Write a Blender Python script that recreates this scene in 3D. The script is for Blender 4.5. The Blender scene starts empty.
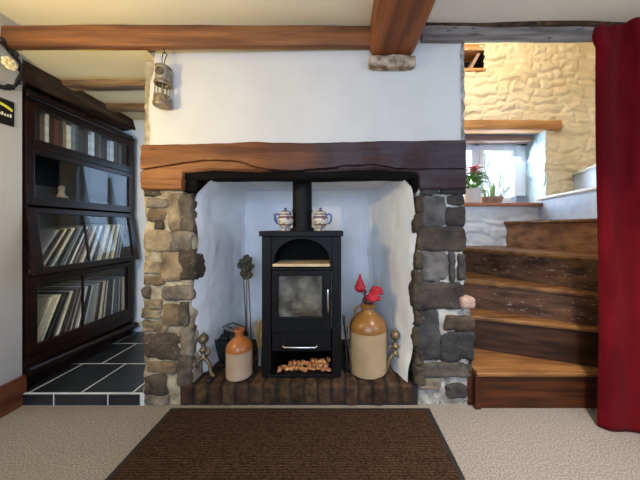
import bpy, bmesh, math, random
from mathutils import Vector, Matrix, noise
R = math.radians
PI = math.pi
sc = bpy.context.scene
C = sc.collection
random.seed(7)

# ------------------------------------------------------------------ camera, world, lights, exposure
cam_d = bpy.data.cameras.new('camera'); cam = bpy.data.objects.new('camera', cam_d); C.objects.link(cam)
cam.location = (0, 0, 1.0); cam.rotation_euler = (R(90), 0, 0)
cam_d.sensor_width = 36.0; cam_d.lens = 250.0 / 640 * 36
cam_d.shift_x = -18 / 640; cam_d.shift_y = -12 / 640
cam_d.clip_start = 0.02
sc.camera = cam
w = bpy.data.worlds.new('world'); sc.world = w; w.use_nodes = True
bgn = w.node_tree.nodes['Background']
bgn.inputs[0].default_value = (0.80, 0.91, 1.0, 1); bgn.inputs[1].default_value = 1.8

def area(name, loc, target, sx, sy, power, col):
    d = bpy.data.lights.new(name, 'AREA'); d.shape = 'RECTANGLE'; d.size = sx; d.size_y = sy; d.energy = power; d.color = col
    o = bpy.data.objects.new(name, d); C.objects.link(o); o.location = loc
    o.rotation_euler = (Vector(target) - Vector(loc)).to_track_quat('-Z', 'Y').to_euler()
    return o
def point(name, loc, power, col, rad):
    d = bpy.data.lights.new(name, 'POINT'); d.energy = power; d.color = col; d.shadow_soft_size = rad
    o = bpy.data.objects.new(name, d); C.objects.link(o); o.location = loc
    return o
# daylight: assumed unseen rear, side and passage windows, and the visible stair window
area('daylight_assumed_rear_window', (0.0, -2.1, 1.42), (0.0, 1.4, 1.0), 1.8, 1.2, 63, (0.46, 0.65, 1.0))
area('daylight_assumed_side_window', (2.30, -0.7, 1.42), (0.2, 0.9, 0.7), 1.2, 1.2, 16, (0.62, 0.74, 1.0))
area('daylight_stair_window', (1.48, 2.78, 1.56), (1.3, 1.6, 0.9), 1.0, 0.6, 33, (0.70, 0.85, 1.0))
area('daylight_assumed_passage_window', (-1.475, 2.33, 1.23), (-1.475, 1.0, 1.0), 0.38, 0.70, 4, (0.40, 0.64, 1.0))
# assumed unseen lamps, bare points: warm one near the passage, another over the stairs
point('assumed_warm_lamp', (-1.37, 0.58, 1.43), 27, (1.0, 0.77, 0.30), 0.03)
point('assumed_landing_lamp', (1.15, 1.62, 2.75), 18, (0.82, 0.93, 1.0), 0.10)
spd = bpy.data.lights.new('carpet_fill_spot', 'SPOT'); spd.energy = 230; spd.color = (1.0, 0.90, 0.80); spd.spot_size = R(96); spd.spot_blend = 1.0; spd.shadow_soft_size = 0.05  # added unseen spot that brightens the carpet near the stairs
spo = bpy.data.objects.new('carpet_fill_spot', spd); C.objects.link(spo); spo.location = (0.95, 0.48, 2.10); spo.rotation_euler = (0, 0, 0)
vs = sc.view_settings
vs.view_transform = 'Standard'; vs.look = 'None'; vs.gamma = 1.0; vs.use_curve_mapping = False
vs.exposure = 0.0

# ------------------------------------------------------------------ helpers
def s2l(c):
    return tuple((x / 12.92 if x <= 0.04045 else ((x + 0.055) / 1.055) ** 2.4) for x in c)
def rgb(r, g, b):
    return (*s2l((r / 255, g / 255, b / 255)), 1)

def mk(name, c1, c2=None, rough=0.6, metal=0.0, scale=(6, 6, 6), detail=5, bump=0.0, bscale=None, tint=False,
       spec=0.5, flecks=None, lo=0.35, hi=0.65, sheen=0.0, dist=0.004, extra=None):
    m = bpy.data.materials.new(name); m.use_nodes = True
    nt = m.node_tree; N = nt.nodes; L = nt.links
    b = N['Principled BSDF']
    b.inputs['Roughness'].default_value = rough; b.inputs['Metallic'].default_value = metal
    b.inputs['Specular IOR Level'].default_value = spec
    if sheen: b.inputs['Sheen Weight'].default_value = sheen
    tc = N.new('ShaderNodeTexCoord')
    mp = N.new('ShaderNodeMapping'); mp.inputs['Scale'].default_value = scale
    L.new(tc.outputs['Object'], mp.inputs[0])
    nz = N.new('ShaderNodeTexNoise'); nz.inputs['Scale'].default_value = 1.0; nz.inputs['Detail'].default_value = detail
    L.new(mp.outputs[0], nz.inputs['Vector'])
    rp = N.new('ShaderNodeValToRGB')
    rp.color_ramp.elements[0].position = lo; rp.color_ramp.elements[1].position = hi
    rp.color_ramp.elements[0].color = c1; rp.color_ramp.elements[1].color = c2 or c1
    L.new(nz.outputs['Fac'], rp.inputs[0])
    col = rp.outputs[0]
    if tint:
        at = N.new('ShaderNodeAttribute'); at.attribute_name = 'tint'
        mx = N.new('ShaderNodeMix'); mx.data_type = 'RGBA'; mx.blend_type = 'MULTIPLY'; mx.inputs[0].default_value = 1
        L.new(col, mx.inputs[6]); L.new(at.outputs['Color'], mx.inputs[7]); col = mx.outputs[2]
    if flecks:   # (colour, threshold, scale)
        fm = N.new('ShaderNodeMapping'); fm.inputs['Scale'].default_value = flecks[2]
        L.new(tc.outputs['Object'], fm.inputs[0])
        fz = N.new('ShaderNodeTexNoise'); fz.inputs['Scale'].default_value = 1; fz.inputs['Detail'].default_value = 6; fz.inputs['Roughness'].default_value = 0.7
        L.new(fm.outputs[0], fz.inputs['Vector'])
        fr = N.new('ShaderNodeValToRGB'); fr.color_ramp.elements[0].position = flecks[1]; fr.color_ramp.elements[1].position = flecks[1] + 0.05
        L.new(fz.outputs['Fac'], fr.inputs[0])
        mx = N.new('ShaderNodeMix'); mx.data_type = 'RGBA'
        L.new(fr.outputs[0], mx.inputs[0]); L.new(col, mx.inputs[6]); mx.inputs[7].default_value = flecks[0]; col = mx.outputs[2]
    if extra: col = extra(N, L, tc, col)
    L.new(col, b.inputs['Base Color'])
    if bump:
        bm_ = N.new('ShaderNodeMapping'); bm_.inputs['Scale'].default_value = bscale or scale
        L.new(tc.outputs['Object'], bm_.inputs[0])
        bz = N.new('ShaderNodeTexNoise'); bz.inputs['Scale'].default_value = 1; bz.inputs['Detail'].default_value = 6
        L.new(bm_.outputs[0], bz.inputs['Vector'])
        bp = N.new('ShaderNodeBump'); bp.inputs['Strength'].default_value = bump; bp.inputs['Distance'].default_value = dist
        L.new(bz.outputs['Fac'], bp.inputs['Height']); L.new(bp.outputs[0], b.inputs['Normal'])
    return m

def mk_glass(name, tint=(1, 1, 1, 1), rough=0.0, gain=1.0):
    m = bpy.data.materials.new(name); m.use_nodes = True
    nt = m.node_tree; N = nt.nodes; L = nt.links; N.clear()
    o = N.new('ShaderNodeOutputMaterial'); mix = N.new('ShaderNodeMixShader')
    t = N.new('ShaderNodeBsdfTransparent'); t.inputs[0].default_value = tint
    g = N.new('ShaderNodeBsdfGlossy'); g.inputs['Roughness'].default_value = rough
    f = N.new('ShaderNodeLayerWeight'); f.inputs[0].default_value = 0.5      # facing = 1 - |cos|
    pw = N.new('ShaderNodeMath'); pw.operation = 'POWER'; pw.inputs[1].default_value = 5.0; L.new(f.outputs['Facing'], pw.inputs[0])
    mu = N.new('ShaderNodeMath'); mu.operation = 'MULTIPLY_ADD'; mu.inputs[1].default_value = 0.96 * gain; mu.inputs[2].default_value = 0.04 * gain; mu.use_clamp = True
    L.new(pw.outputs[0], mu.inputs[0]); L.new(mu.outputs[0], mix.inputs[0]); L.new(t.outputs[0], mix.inputs[1]); L.new(g.outputs[0], mix.inputs[2])
    L.new(mix.outputs[0], o.inputs[0])
    return m

class MB:
    def __init__(self):
        self.bm = bmesh.new(); self.tl = self.bm.verts.layers.float_color.new('tint'); self.t = (1, 1, 1, 1)
    def _tint(self, vs):
        for v in vs: v[self.tl] = self.t
    def box(self, x0, x1, y0, y1, z0, z1, bev=0.0, seg=2, rot=None, about=None):
        tb = bmesh.new()
        bmesh.ops.create_cube(tb, size=1)
        for v in tb.verts:
            v.co = Vector(((x0 + x1) / 2 + v.co.x * (x1 - x0), (y0 + y1) / 2 + v.co.y * (y1 - y0), (z0 + z1) / 2 + v.co.z * (z1 - z0)))
        if bev:
            bev = min(bev, 0.45 * min(x1 - x0, y1 - y0, z1 - z0))
            bmesh.ops.bevel(tb, geom=tb.edges[:], offset=bev, segments=seg, affect='EDGES', profile=0.5)
        mp_ = {v: self.bm.verts.new(v.co) for v in tb.verts}
        for f_ in tb.faces: self.bm.faces.new([mp_[v] for v in f_.verts])
        vs = list(mp_.values()); tb.free()
        if rot is not None:
            a = Vector(about or ((x0 + x1) / 2, (y0 + y1) / 2, (z0 + z1) / 2))
            for v in vs: v.co = a + rot @ (v.co - a)
        self._tint(vs); return self
    def tube(self, pts, rad, n=10, close=False, caps=True):
        pts = [Vector(p) for p in pts]
        rad = rad if isinstance(rad, (list, tuple)) else [rad] * len(pts)
        rings = []; up = None
        for i, p in enumerate(pts):
            if close: d = pts[(i + 1) % len(pts)] - pts[i - 1]
            else: d = pts[min(i + 1, len(pts) - 1)] - pts[max(i - 1, 0)]
            d = d.normalized() if d.length > 1e-9 else Vector((0, 0, 1))
            if up is None:
                up = Vector((0, 0, 1)) if abs(d.z) < 0.9 else Vector((1, 0, 0))
            a = (up - d * up.dot(d)).normalized(); b = d.cross(a); up = a
            rings.append([self.bm.verts.new(p + (a * math.cos(2 * PI * k / n) + b * math.sin(2 * PI * k / n)) * rad[i]) for k in range(n)])
        m = len(rings)
        for i in range(m if close else m - 1):
            A, B = rings[i], rings[(i + 1) % m]
            for k in range(n):
                self.bm.faces.new((A[k], A[(k + 1) % n], B[(k + 1) % n], B[k]))
        if caps and not close:
            self.bm.faces.new(rings[0][::-1]); self.bm.faces.new(rings[-1])
        for r in rings: self._tint(r)
        return self
    def lathe(self, prof, c=(0, 0, 0), n=32, M=None):
        # prof: [(r, z)...]
        rings = []
        for r, z in prof:
            if r < 1e-5:
                ring = [self.bm.verts.new((0, 0, z))]
            else:
                ring = [self.bm.verts.new((r * math.cos(2 * PI * k / n), r * math.sin(2 * PI * k / n), z)) for k in range(n)]
            rings.append(ring)
        for A, B in zip(rings, rings[1:]):
            if len(A) == 1 and len(B) == 1: continue
            for k in range(n):
                k2 = (k + 1) % n
                if len(A) == 1: self.bm.faces.new((A[0], B[k2], B[k]))
                elif len(B) == 1: self.bm.faces.new((A[k], A[k2], B[0]))
                else: self.bm.faces.new((A[k], A[k2], B[k2], B[k]))
        for ring in rings:
            for v in ring:
                v.co = (M @ v.co if M else v.co) + Vector(c)
            self._tint(ring)
        return self
    def ball(self, c, r, sc3=(1, 1, 1), sub=2, amp=0.0, freq=20, rot=None):
        q = bmesh.ops.create_icosphere(self.bm, subdivisions=sub, radius=1)
        for v in q['verts']:
            k = 1 + amp * noise.noise(v.co * freq * r + Vector(c) * 31)
            p = Vector((v.co.x * sc3[0], v.co.y * sc3[1], v.co.z * sc3[2])) * r * k
            v.co = (rot @ p if rot is not None else p) + Vector(c)
        self._tint(q['verts']); return self
    def grid(self, nu, nv, fn, closed_u=False, skip=None):
        vs = [[self.bm.verts.new(fn(i / (nu if closed_u else nu), j / nv)) for j in range(nv + 1)] for i in range(nu if closed_u else nu + 1)]
        m = len(vs)
        for i in range(nu):
            for j in range(nv):
                if skip and skip((i + .5) / nu, (j + .5) / nv): continue
                self.bm.faces.new((vs[i][j], vs[(i + 1) % m][j], vs[(i + 1) % m][j + 1], vs[i][j + 1]))
        for r in vs: self._tint(r)
        return self
    def prism(self, poly, z0, z1):
        a = [self.bm.verts.new((x, y, z0)) for x, y in poly]; b = [self.bm.verts.new((x, y, z1)) for x, y in poly]
        n = len(poly)
        self.bm.faces.new(a[::-1]); self.bm.faces.new(b)
        for i in range(n): self.bm.faces.new((a[i], a[(i + 1) % n], b[(i + 1) % n], b[i]))
        self._tint(a + b); return self
    def prism_y(self, poly, y0, y1):   # polygon in x,z extruded along y
        a = [self.bm.verts.new((x, y0, z)) for x, z in poly]; b = [self.bm.verts.new((x, y1, z)) for x, z in poly]
        n = len(poly)
        self.bm.faces.new(a); self.bm.faces.new(b[::-1])
        for i in range(n): self.bm.faces.new((a[i], b[i], b[(i + 1) % n], a[(i + 1) % n]))
        self._tint(a + b); return self
    def rock(self, c, sx, sy, sz, seed=0, cuts=5, p=5.0, amp=0.012, freq=14, chip=0.0):
        tb = bmesh.new()
        bmesh.ops.create_cube(tb, size=2)
        bmesh.ops.subdivide_edges(tb, edges=tb.edges[:], cuts=cuts, use_grid_fill=True)
        mp_ = {v: self.bm.verts.new(v.co) for v in tb.verts}
        for f_ in tb.faces: self.bm.faces.new([mp_[v] for v in f_.verts])
        vs = list(mp_.values()); tb.free()
        off = Vector((seed * 3.17, seed * 1.31, seed * 7.7))
        for v in vs:
            d = v.co
            L = (abs(d.x) ** p + abs(d.y) ** p + abs(d.z) ** p) ** (1 / p)
            u = d / L
            pos = Vector((u.x * sx / 2, u.y * sy / 2, u.z * sz / 2))
            nn = noise.noise_vector(pos * freq + off) * amp + noise.noise_vector(pos * freq * 3 + off) * amp * 0.45
            v.co = Vector(c) + pos + nn
        self._tint(vs); return self
    def build(self, name, mat, parent=None, smooth=False, world=False, loc=None, props=None):
        bm = self.bm
        bmesh.ops.recalc_face_normals(bm, faces=bm.faces[:])
        me = bpy.data.meshes.new(name)
        off = Vector((0, 0, 0))
        if world and parent is not None:
            q = parent
            while q is not None: off += q.location; q = q.parent
        elif loc is not None: off = Vector(loc)
        if off.length: bmesh.ops.translate(bm, verts=bm.verts[:], vec=-off)
        bm.to_mesh(me); bm.free()
        me.materials.append(mat)
        if smooth:
            for p in me.polygons: p.use_smooth = True
            if smooth != 'all': me.set_sharp_from_angle(angle=R(38))
        o = bpy.data.objects.new(name, me); C.objects.link(o)
        if parent is not None: o.parent = parent
        elif loc is not None: o.location = loc
        return o

def tag(o, label, cat, group=None, kind=None):
    o['label'] = label; o['category'] = cat
    if group: o['group'] = group
    if kind: o['kind'] = kind
    return o
def thing(name, label, cat, loc=(0, 0, 0), rz=0.0, group=None, kind=None):
    o = bpy.data.objects.new(name, None); C.objects.link(o); o.location = loc; o.rotation_euler = (0, 0, rz)
    o.empty_display_size = 0.1
    return tag(o, label, cat, group, kind)
def struct(o, label=None, cat=None):
    o['kind'] = 'structure'
    if label: o['label'] = label; o['category'] = cat
    return o
def copy_tree(o, parent=None):
    c = o.copy(); C.objects.link(c)
    if parent is not None: c.parent = parent
    for ch in list(o.children): copy_tree(ch, c)
    return c
def fbm(p, f, o=3):
    return noise.fractal(Vector(p) * f, 1.0, 2.0, o)

# ------------------------------------------------------------------ materials
M = {}
M['plaster'] = mk('plaster', rgb(200, 196, 190), rgb(208, 204, 199), 0.85, scale=(3, 3, 3), bump=0.25, bscale=(30, 30, 30))
M['plaster_light'] = mk('plaster_light', rgb(188, 183, 178), rgb(194, 190, 186), 0.85, scale=(3, 3, 3), bump=0.25, bscale=(30, 30, 30))
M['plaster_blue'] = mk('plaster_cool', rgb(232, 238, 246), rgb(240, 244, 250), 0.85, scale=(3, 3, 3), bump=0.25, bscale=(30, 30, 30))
M['lime'] = mk('lime_plaster', rgb(226, 226, 226), rgb(240, 240, 240), 0.9, scale=(4, 4, 4), bump=0.35, bscale=(22, 22, 22))
M['ceiling'] = mk('ceiling_paint', rgb(246, 237, 214), rgb(249, 242, 222), 0.9, scale=(2, 2, 2), bump=0.2, bscale=(18, 18, 18))
M['ceiling_lamplit'] = mk('lamplit_ceiling_paint', rgb(216, 200, 160), rgb(224, 209, 172), 0.9, scale=(2, 2, 2), bump=0.3, bscale=(18, 18, 18))  # warm, dimmer lamplight of the passage ceiling put into the paint colour
M['cream'] = mk('cream_paint', rgb(232, 210, 172), rgb(238, 220, 186), 0.8, scale=(6, 6, 6), bump=0.3, bscale=(40, 40, 40))
M['reveal'] = mk('reveal_paint', rgb(176, 198, 206), rgb(192, 212, 220), 0.8, scale=(6, 6, 6), bump=0.5, bscale=(30, 30, 30))
M['white_stone'] = mk('white_painted_stone', rgb(232, 232, 228), rgb(242, 242, 240), 0.8, scale=(6, 6, 6), bump=0.3, bscale=(40, 40, 40))
M['beam'] = mk('orange_beam_wood', rgb(94, 55, 28), rgb(148, 93, 50), 0.65, scale=(1.6, 22, 26), detail=8, bump=0.5, bscale=(3, 60, 60), flecks=(rgb(86, 50, 28), 0.62, (3, 40, 40)))
M['tie'] = mk('tie_beam_wood', rgb(104, 54, 24), rgb(156, 90, 42), 0.65, scale=(18, 1.3, 18), detail=8, bump=0.6, bscale=(50, 3, 50), flecks=(rgb(62, 38, 24), 0.60, (30, 2.2, 30)))
M['tie_end'] = mk('pale_worn_wood', rgb(108, 84, 62), rgb(186, 168, 144), 0.8, scale=(22, 22, 30), bump=0.6, bscale=(50, 50, 50))
M['dark_beam'] = mk('dark_beam_wood', rgb(92, 82, 76), rgb(150, 138, 130), 0.6, scale=(2, 30, 24), detail=8, bump=0.5, bscale=(4, 60, 60), flecks=(rgb(46, 38, 34), 0.58, (7, 30, 50)))
M['rough_beam'] = mk('rough_dark_oak', rgb(40, 28, 20), rgb(84, 62, 44), 0.8, spec=0.2, scale=(20, 2, 20), detail=8, bump=0.8, bscale=(40, 5, 40), flecks=(rgb(120, 100, 76), 0.66, (14, 3, 14)))
M['joist'] = mk('joist_wood', rgb(78, 54, 36), rgb(150, 118, 80), 0.75, scale=(3, 20, 26), detail=8, bump=0.6, bscale=(5, 40, 40))
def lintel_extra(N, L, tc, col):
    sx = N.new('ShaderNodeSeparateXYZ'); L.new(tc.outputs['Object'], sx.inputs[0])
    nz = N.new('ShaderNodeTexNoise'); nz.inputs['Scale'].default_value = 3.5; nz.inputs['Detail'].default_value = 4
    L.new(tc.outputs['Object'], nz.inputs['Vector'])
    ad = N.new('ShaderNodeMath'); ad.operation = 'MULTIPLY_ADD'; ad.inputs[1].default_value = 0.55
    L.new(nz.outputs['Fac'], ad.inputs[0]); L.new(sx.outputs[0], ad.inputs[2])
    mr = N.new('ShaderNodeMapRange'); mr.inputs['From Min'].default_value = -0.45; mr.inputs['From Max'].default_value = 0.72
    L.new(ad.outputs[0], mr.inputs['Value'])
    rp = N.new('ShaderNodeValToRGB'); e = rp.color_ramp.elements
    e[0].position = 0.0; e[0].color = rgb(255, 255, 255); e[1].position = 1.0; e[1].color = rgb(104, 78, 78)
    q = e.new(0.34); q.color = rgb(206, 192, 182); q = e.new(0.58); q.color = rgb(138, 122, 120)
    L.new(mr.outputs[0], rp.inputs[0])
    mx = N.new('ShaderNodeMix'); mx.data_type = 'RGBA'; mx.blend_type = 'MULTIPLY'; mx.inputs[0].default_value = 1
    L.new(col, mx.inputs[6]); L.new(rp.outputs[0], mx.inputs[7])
    # mottled cool grey over the wood, from the middle to one end
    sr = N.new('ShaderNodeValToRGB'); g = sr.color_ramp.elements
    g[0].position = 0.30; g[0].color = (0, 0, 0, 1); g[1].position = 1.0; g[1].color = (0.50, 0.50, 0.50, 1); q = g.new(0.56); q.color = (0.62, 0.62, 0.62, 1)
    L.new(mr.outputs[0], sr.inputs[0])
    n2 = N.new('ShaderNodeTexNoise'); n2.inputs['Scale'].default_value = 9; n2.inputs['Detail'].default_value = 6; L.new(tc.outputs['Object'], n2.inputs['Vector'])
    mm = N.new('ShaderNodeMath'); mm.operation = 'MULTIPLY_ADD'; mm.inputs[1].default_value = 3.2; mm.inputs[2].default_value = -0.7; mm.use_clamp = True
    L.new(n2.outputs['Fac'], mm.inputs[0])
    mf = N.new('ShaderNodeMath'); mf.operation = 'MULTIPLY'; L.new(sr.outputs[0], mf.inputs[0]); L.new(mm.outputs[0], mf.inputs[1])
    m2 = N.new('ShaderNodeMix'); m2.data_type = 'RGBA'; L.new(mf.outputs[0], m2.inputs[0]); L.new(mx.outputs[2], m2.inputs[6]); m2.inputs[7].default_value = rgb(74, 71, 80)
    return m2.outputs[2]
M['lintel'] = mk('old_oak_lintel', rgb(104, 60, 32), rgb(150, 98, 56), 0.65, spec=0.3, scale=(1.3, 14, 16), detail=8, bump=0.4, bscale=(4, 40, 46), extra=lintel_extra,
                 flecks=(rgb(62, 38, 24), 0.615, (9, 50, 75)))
M['mahogany'] = mk('mahogany', rgb(16, 7, 6), rgb(34, 15, 11), 0.35, spec=0.22, scale=(24, 2, 24), detail=6, bump=0.1)
M['mahogany_dark'] = mk('mahogany_inside', rgb(18, 11, 9), rgb(28, 18, 14), 0.7, spec=0.2, scale=(24, 2, 24))
M['skirting'] = mk('skirting_wood', rgb(74, 40, 24), rgb(104, 60, 38), 0.45, spec=0.3, scale=(26, 2, 26), detail=6)
M['tread'] = mk('worn_tread_wood', rgb(102, 64, 33), rgb(150, 104, 60), 0.45, spec=0.3, scale=(3, 22, 8), detail=8, bump=0.3, bscale=(5, 50, 50))
M['riser'] = mk('riser_wood', rgb(50, 25, 12), rgb(86, 46, 23), 0.55, spec=0.2, scale=(2.2, 10, 26), detail=8, bump=0.3, bscale=(4, 10, 50), flecks=(rgb(52, 32, 22), 0.60, (2, 10, 40)))
M['riser_dark'] = mk('riser_dark_wood', rgb(42, 25, 16), rgb(74, 47, 31), 0.55, spec=0.25, scale=(2.2, 10, 26), detail=8, bump=0.3, bscale=(4, 10, 50))
M['riser_worn'] = mk('riser_worn_paint', rgb(60, 40, 28), rgb(108, 76, 54), 0.6, spec=0.2, scale=(3, 8, 22), detail=8, bump=0.4, bscale=(8, 8, 50), flecks=(rgb(158, 146, 134), 0.60, (26, 26, 80)))
M['riser_brown'] = mk('riser_brown_wood', rgb(134, 94, 68), rgb(182, 136, 100), 0.6, spec=0.2, scale=(3, 8, 22), detail=8, bump=0.4, bscale=(8, 8, 50), flecks=(rgb(170, 158, 148), 0.70, (16, 16, 40)))
M['painted_step'] = mk('painted_step', rgb(186, 200, 230), rgb(212, 222, 242), 0.5, scale=(8, 8, 8), bump=0.3, bscale=(30, 30, 30), flecks=(rgb(120, 112, 108), 0.70, (10, 10, 10)))
M['painted_tread'] = mk('painted_tread', rgb(206, 200, 192), rgb(234, 232, 228), 0.5, scale=(8, 8, 8), flecks=(rgb(130, 104, 84), 0.62, (10, 10, 10)))
M['sill'] = mk('sill_wood', rgb(150, 90, 62), rgb(186, 122, 88), 0.4, scale=(2, 16, 16), detail=6)
M['win_lintel'] = mk('window_lintel_wood', rgb(158, 104, 56), rgb(206, 150, 92), 0.6, scale=(2, 16, 22), detail=7, bump=0.4, bscale=(4, 40, 40))
M['win_lintel_old'] = mk('inner_lintel_wood', rgb(110, 84, 74), rgb(150, 122, 110), 0.7, scale=(2, 16, 22), detail=7)
def stone_mat(name, c1, c2, fl, thr):
    return mk(name, c1, c2, 0.85, scale=(11, 11, 11), detail=9, bump=0.9, bscale=(38, 38, 38), tint=True, flecks=(fl, thr, (70, 70, 70)), lo=0.28, hi=0.72, dist=0.010)
M['stone_tan'] = stone_mat('tan_stone', rgb(96, 86, 72), rgb(212, 196, 172), rgb(176, 162, 136), 0.62)
M['stone_grey'] = stone_mat('slate_stone', rgb(86, 80, 76), rgb(190, 180, 168), rgb(196, 190, 180), 0.665)
M['mortar_tan'] = mk('tan_mortar', rgb(126, 113, 90), rgb(184, 171, 144), 0.95, scale=(16, 16, 16), detail=8, bump=0.9, bscale=(30, 30, 30), dist=0.006)
M['mortar_grey'] = mk('grey_mortar', rgb(110, 106, 98), rgb(188, 184, 176), 0.95, scale=(16, 16, 16), detail=8, bump=0.9, bscale=(30, 30, 30), dist=0.006, flecks=(rgb(104, 96, 76), 0.6, (9, 9, 9)))
M['brick'] = mk('hearth_brick', rgb(52, 40, 30), rgb(98, 77, 57), 0.85, spec=0.2, scale=(20, 20, 20), detail=7, bump=0.6, bscale=(50, 50, 50), tint=True)
M['hearth_mortar'] = mk('hearth_mortar', rgb(26, 21, 17), rgb(42, 34, 28), 0.95, scale=(20, 20, 20), bump=0.5)
M['slate'] = mk('slate_tile', rgb(20, 23, 27), rgb(38, 42, 47), 0.42, scale=(6, 6, 6), detail=7, bump=0.35, bscale=(26, 26, 26))
M['grout'] = mk('tile_grout', rgb(176, 178, 180), rgb(204, 206, 208), 0.9)
M['carpet'] = mk('carpet_pile', rgb(116, 108, 100), rgb(158, 149, 140), 1.0, scale=(150, 150, 150), detail=3, bump=0.6, bscale=(230, 230, 230), dist=0.005, spec=0.1)
def ribs(N, L, tc, col):
    wv = N.new('ShaderNodeTexWave'); wv.wave_type = 'BANDS'; wv.bands_direction = 'Y'; wv.inputs['Scale'].default_value = 26; wv.inputs['Distortion'].default_value = 1.6; wv.inputs['Detail Scale'].default_value = 12
    L.new(tc.outputs['Object'], wv.inputs['Vector'])
    mx = N.new('ShaderNodeMix'); mx.data_type = 'RGBA'; mx.blend_type = 'MULTIPLY'; mx.inputs[0].default_value = 0.45
    L.new(col, mx.inputs[6]); L.new(wv.outputs['Color'], mx.inputs[7]); return mx.outputs[2]
M['mat'] = mk('mat_pile', rgb(46, 31, 21), rgb(78, 57, 42), 1.0, scale=(95, 130, 60), detail=3, bump=0.9, bscale=(140, 140, 140), spec=0.1, extra=ribs)
M['mat_border'] = mk('mat_rubber', rgb(20, 16, 14), rgb(30, 25, 22), 0.8, scale=(60, 60, 60))
M['stove'] = mk('stove_black', rgb(9, 8, 8), rgb(14, 13, 13), 0.55, spec=0.22, scale=(80, 80, 80), bump=0.1)
M['stove_in'] = mk('stove_inner_black', rgb(8, 8, 8), rgb(13, 13, 13), 0.8, spec=0.15, scale=(40, 40, 40))
M['firebrick'] = mk('firebrick_lining', rgb(104, 100, 92), rgb(170, 164, 150), 0.9, scale=(12, 12, 12), bump=0.3)
M['shelf_stone'] = mk('stove_shelf_stone', rgb(192, 160, 118), rgb(224, 196, 152), 0.5, scale=(14, 14, 14))
M['chrome'] = mk('chrome', rgb(206, 202, 196), None, 0.22, 1.0)
M['log'] = mk('split_log', rgb(140, 84, 46), rgb(226, 178, 124), 0.8, scale=(60, 60, 60), detail=5, tint=True)
M['bark'] = mk('log_bark', rgb(70, 54, 42), rgb(118, 96, 78), 0.9, scale=(30, 30, 30), bump=0.7)
M['jug_cream'] = mk('stoneware_cream', rgb(158, 134, 100), rgb(172, 148, 114), 0.4, scale=(9, 9, 9), bump=0.05)
M['jug_pale'] = mk('stoneware_pale', rgb(168, 142, 116), rgb(180, 154, 128), 0.4, scale=(9, 9, 9))
M['jug_tan'] = mk('stoneware_tan_glaze', rgb(124, 80, 34), rgb(146, 100, 48), 0.3, scale=(10, 10, 10))
M['jug_orange'] = mk('stoneware_orange_glaze', rgb(150, 84, 34), rgb(170, 102, 50), 0.3, scale=(10, 10, 10))
def pot_bands(N, L, tc, col):
    sx = N.new('ShaderNodeSeparateXYZ'); L.new(tc.outputs['Object'], sx.inputs[0])
    rp = N.new('ShaderNodeValToRGB'); rp.color_ramp.interpolation = 'CONSTANT'
    mr = N.new('ShaderNodeMapRange'); mr.inputs['From Max'].default_value = 0.14; L.new(sx.outputs[2], mr.inputs['Value']); L.new(mr.outputs[0], rp.inputs[0])
    e = rp.color_ramp.elements; W_ = rgb(214, 198, 178); B_ = rgb(86, 96, 136); T_ = rgb(140, 92, 66)
    e[0].position = 0; e[0].color = W_; e[1].position = 0.10; e[1].color = B_
    for p_, c_ in ((0.14, W_), (0.24, T_), (0.30, W_), (0.56, B_), (0.60, T_), (0.66, W_), (0.72, B_), (0.76, W_), (0.86, T_), (0.90, B_)):
        q = e.new(p_); q.color = c_
    vo = N.new('ShaderNodeTexVoronoi'); vo.inputs['Scale'].default_value = 55; L.new(tc.outputs['Object'], vo.inputs['Vector'])
    fr = N.new('ShaderNodeValToRGB'); fr.color_ramp.elements[0].position = 0.34; fr.color_ramp.elements[0].color = (1, 1, 1, 1); fr.color_ramp.elements[1].position = 0.40; fr.color_ramp.elements[1].color = (0, 0, 0, 1)
    L.new(vo.outputs['Distance'], fr.inputs[0])
    mx = N.new('ShaderNodeMix'); mx.data_type = 'RGBA'; L.new(fr.outputs[0], mx.inputs[0]); L.new(rp.outputs[0], mx.inputs[6]); mx.inputs[7].default_value = rgb(112, 92, 104)
    return mx.outputs[2]
M['pot'] = mk('painted_pottery', rgb(240, 232, 220), None, 0.25, extra=pot_bands)
M['pot_blue'] = mk('blue_pottery', rgb(84, 98, 150), rgb(120, 130, 176), 0.25)
M['brass'] = mk('aged_brass', rgb(96, 82, 58), rgb(150, 130, 94), 0.45, 0.6, scale=(40, 40, 40))
M['brass_dull'] = mk('tarnished_brass', rgb(108, 92, 72), rgb(158, 140, 116), 0.45, 0.5, scale=(50, 50, 50))
M['badge'] = mk('dark_badge', rgb(70, 60, 50), rgb(98, 86, 72), 0.5, 0.4, scale=(40, 40, 40))
M['steel'] = mk('lamp_bonnet_metal', rgb(128, 118, 104), rgb(168, 158, 144), 0.45, 0.4, scale=(40, 40, 40))
M['iron'] = mk('wrought_iron', rgb(20, 19, 19), rgb(34, 32, 31), 0.5, 0.3, scale=(40, 40, 40), bump=0.3)
M['poker'] = mk('poker_steel', rgb(58, 52, 48), rgb(92, 84, 78), 0.45, 0.5, scale=(40, 40, 40))
M['velvet'] = mk('red_velvet', rgb(80, 7, 13), rgb(98, 10, 18), 0.9, spec=0.06, scale=(16, 16, 4), sheen=0.03, bump=0.2, bscale=(220, 220, 120))
M['petal_red'] = mk('red_petal', rgb(150, 14, 28), rgb(190, 30, 44), 0.6, scale=(40, 40, 40))
M['dry_brown'] = mk('dried_brown', rgb(74, 40, 38), rgb(104, 62, 54), 0.9, scale=(50, 50, 50))
M['dry_olive'] = mk('dried_olive', rgb(58, 54, 38), rgb(104, 96, 70), 0.9, scale=(50, 50, 50), bump=0.5)
M['dry_stem'] = mk('dried_stem', rgb(92, 76, 58), rgb(134, 114, 90), 0.9, scale=(50, 50, 8))
M['straw'] = mk('straw', rgb(150, 118, 72), rgb(196, 162, 108), 0.9, scale=(40, 40, 8))
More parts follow.
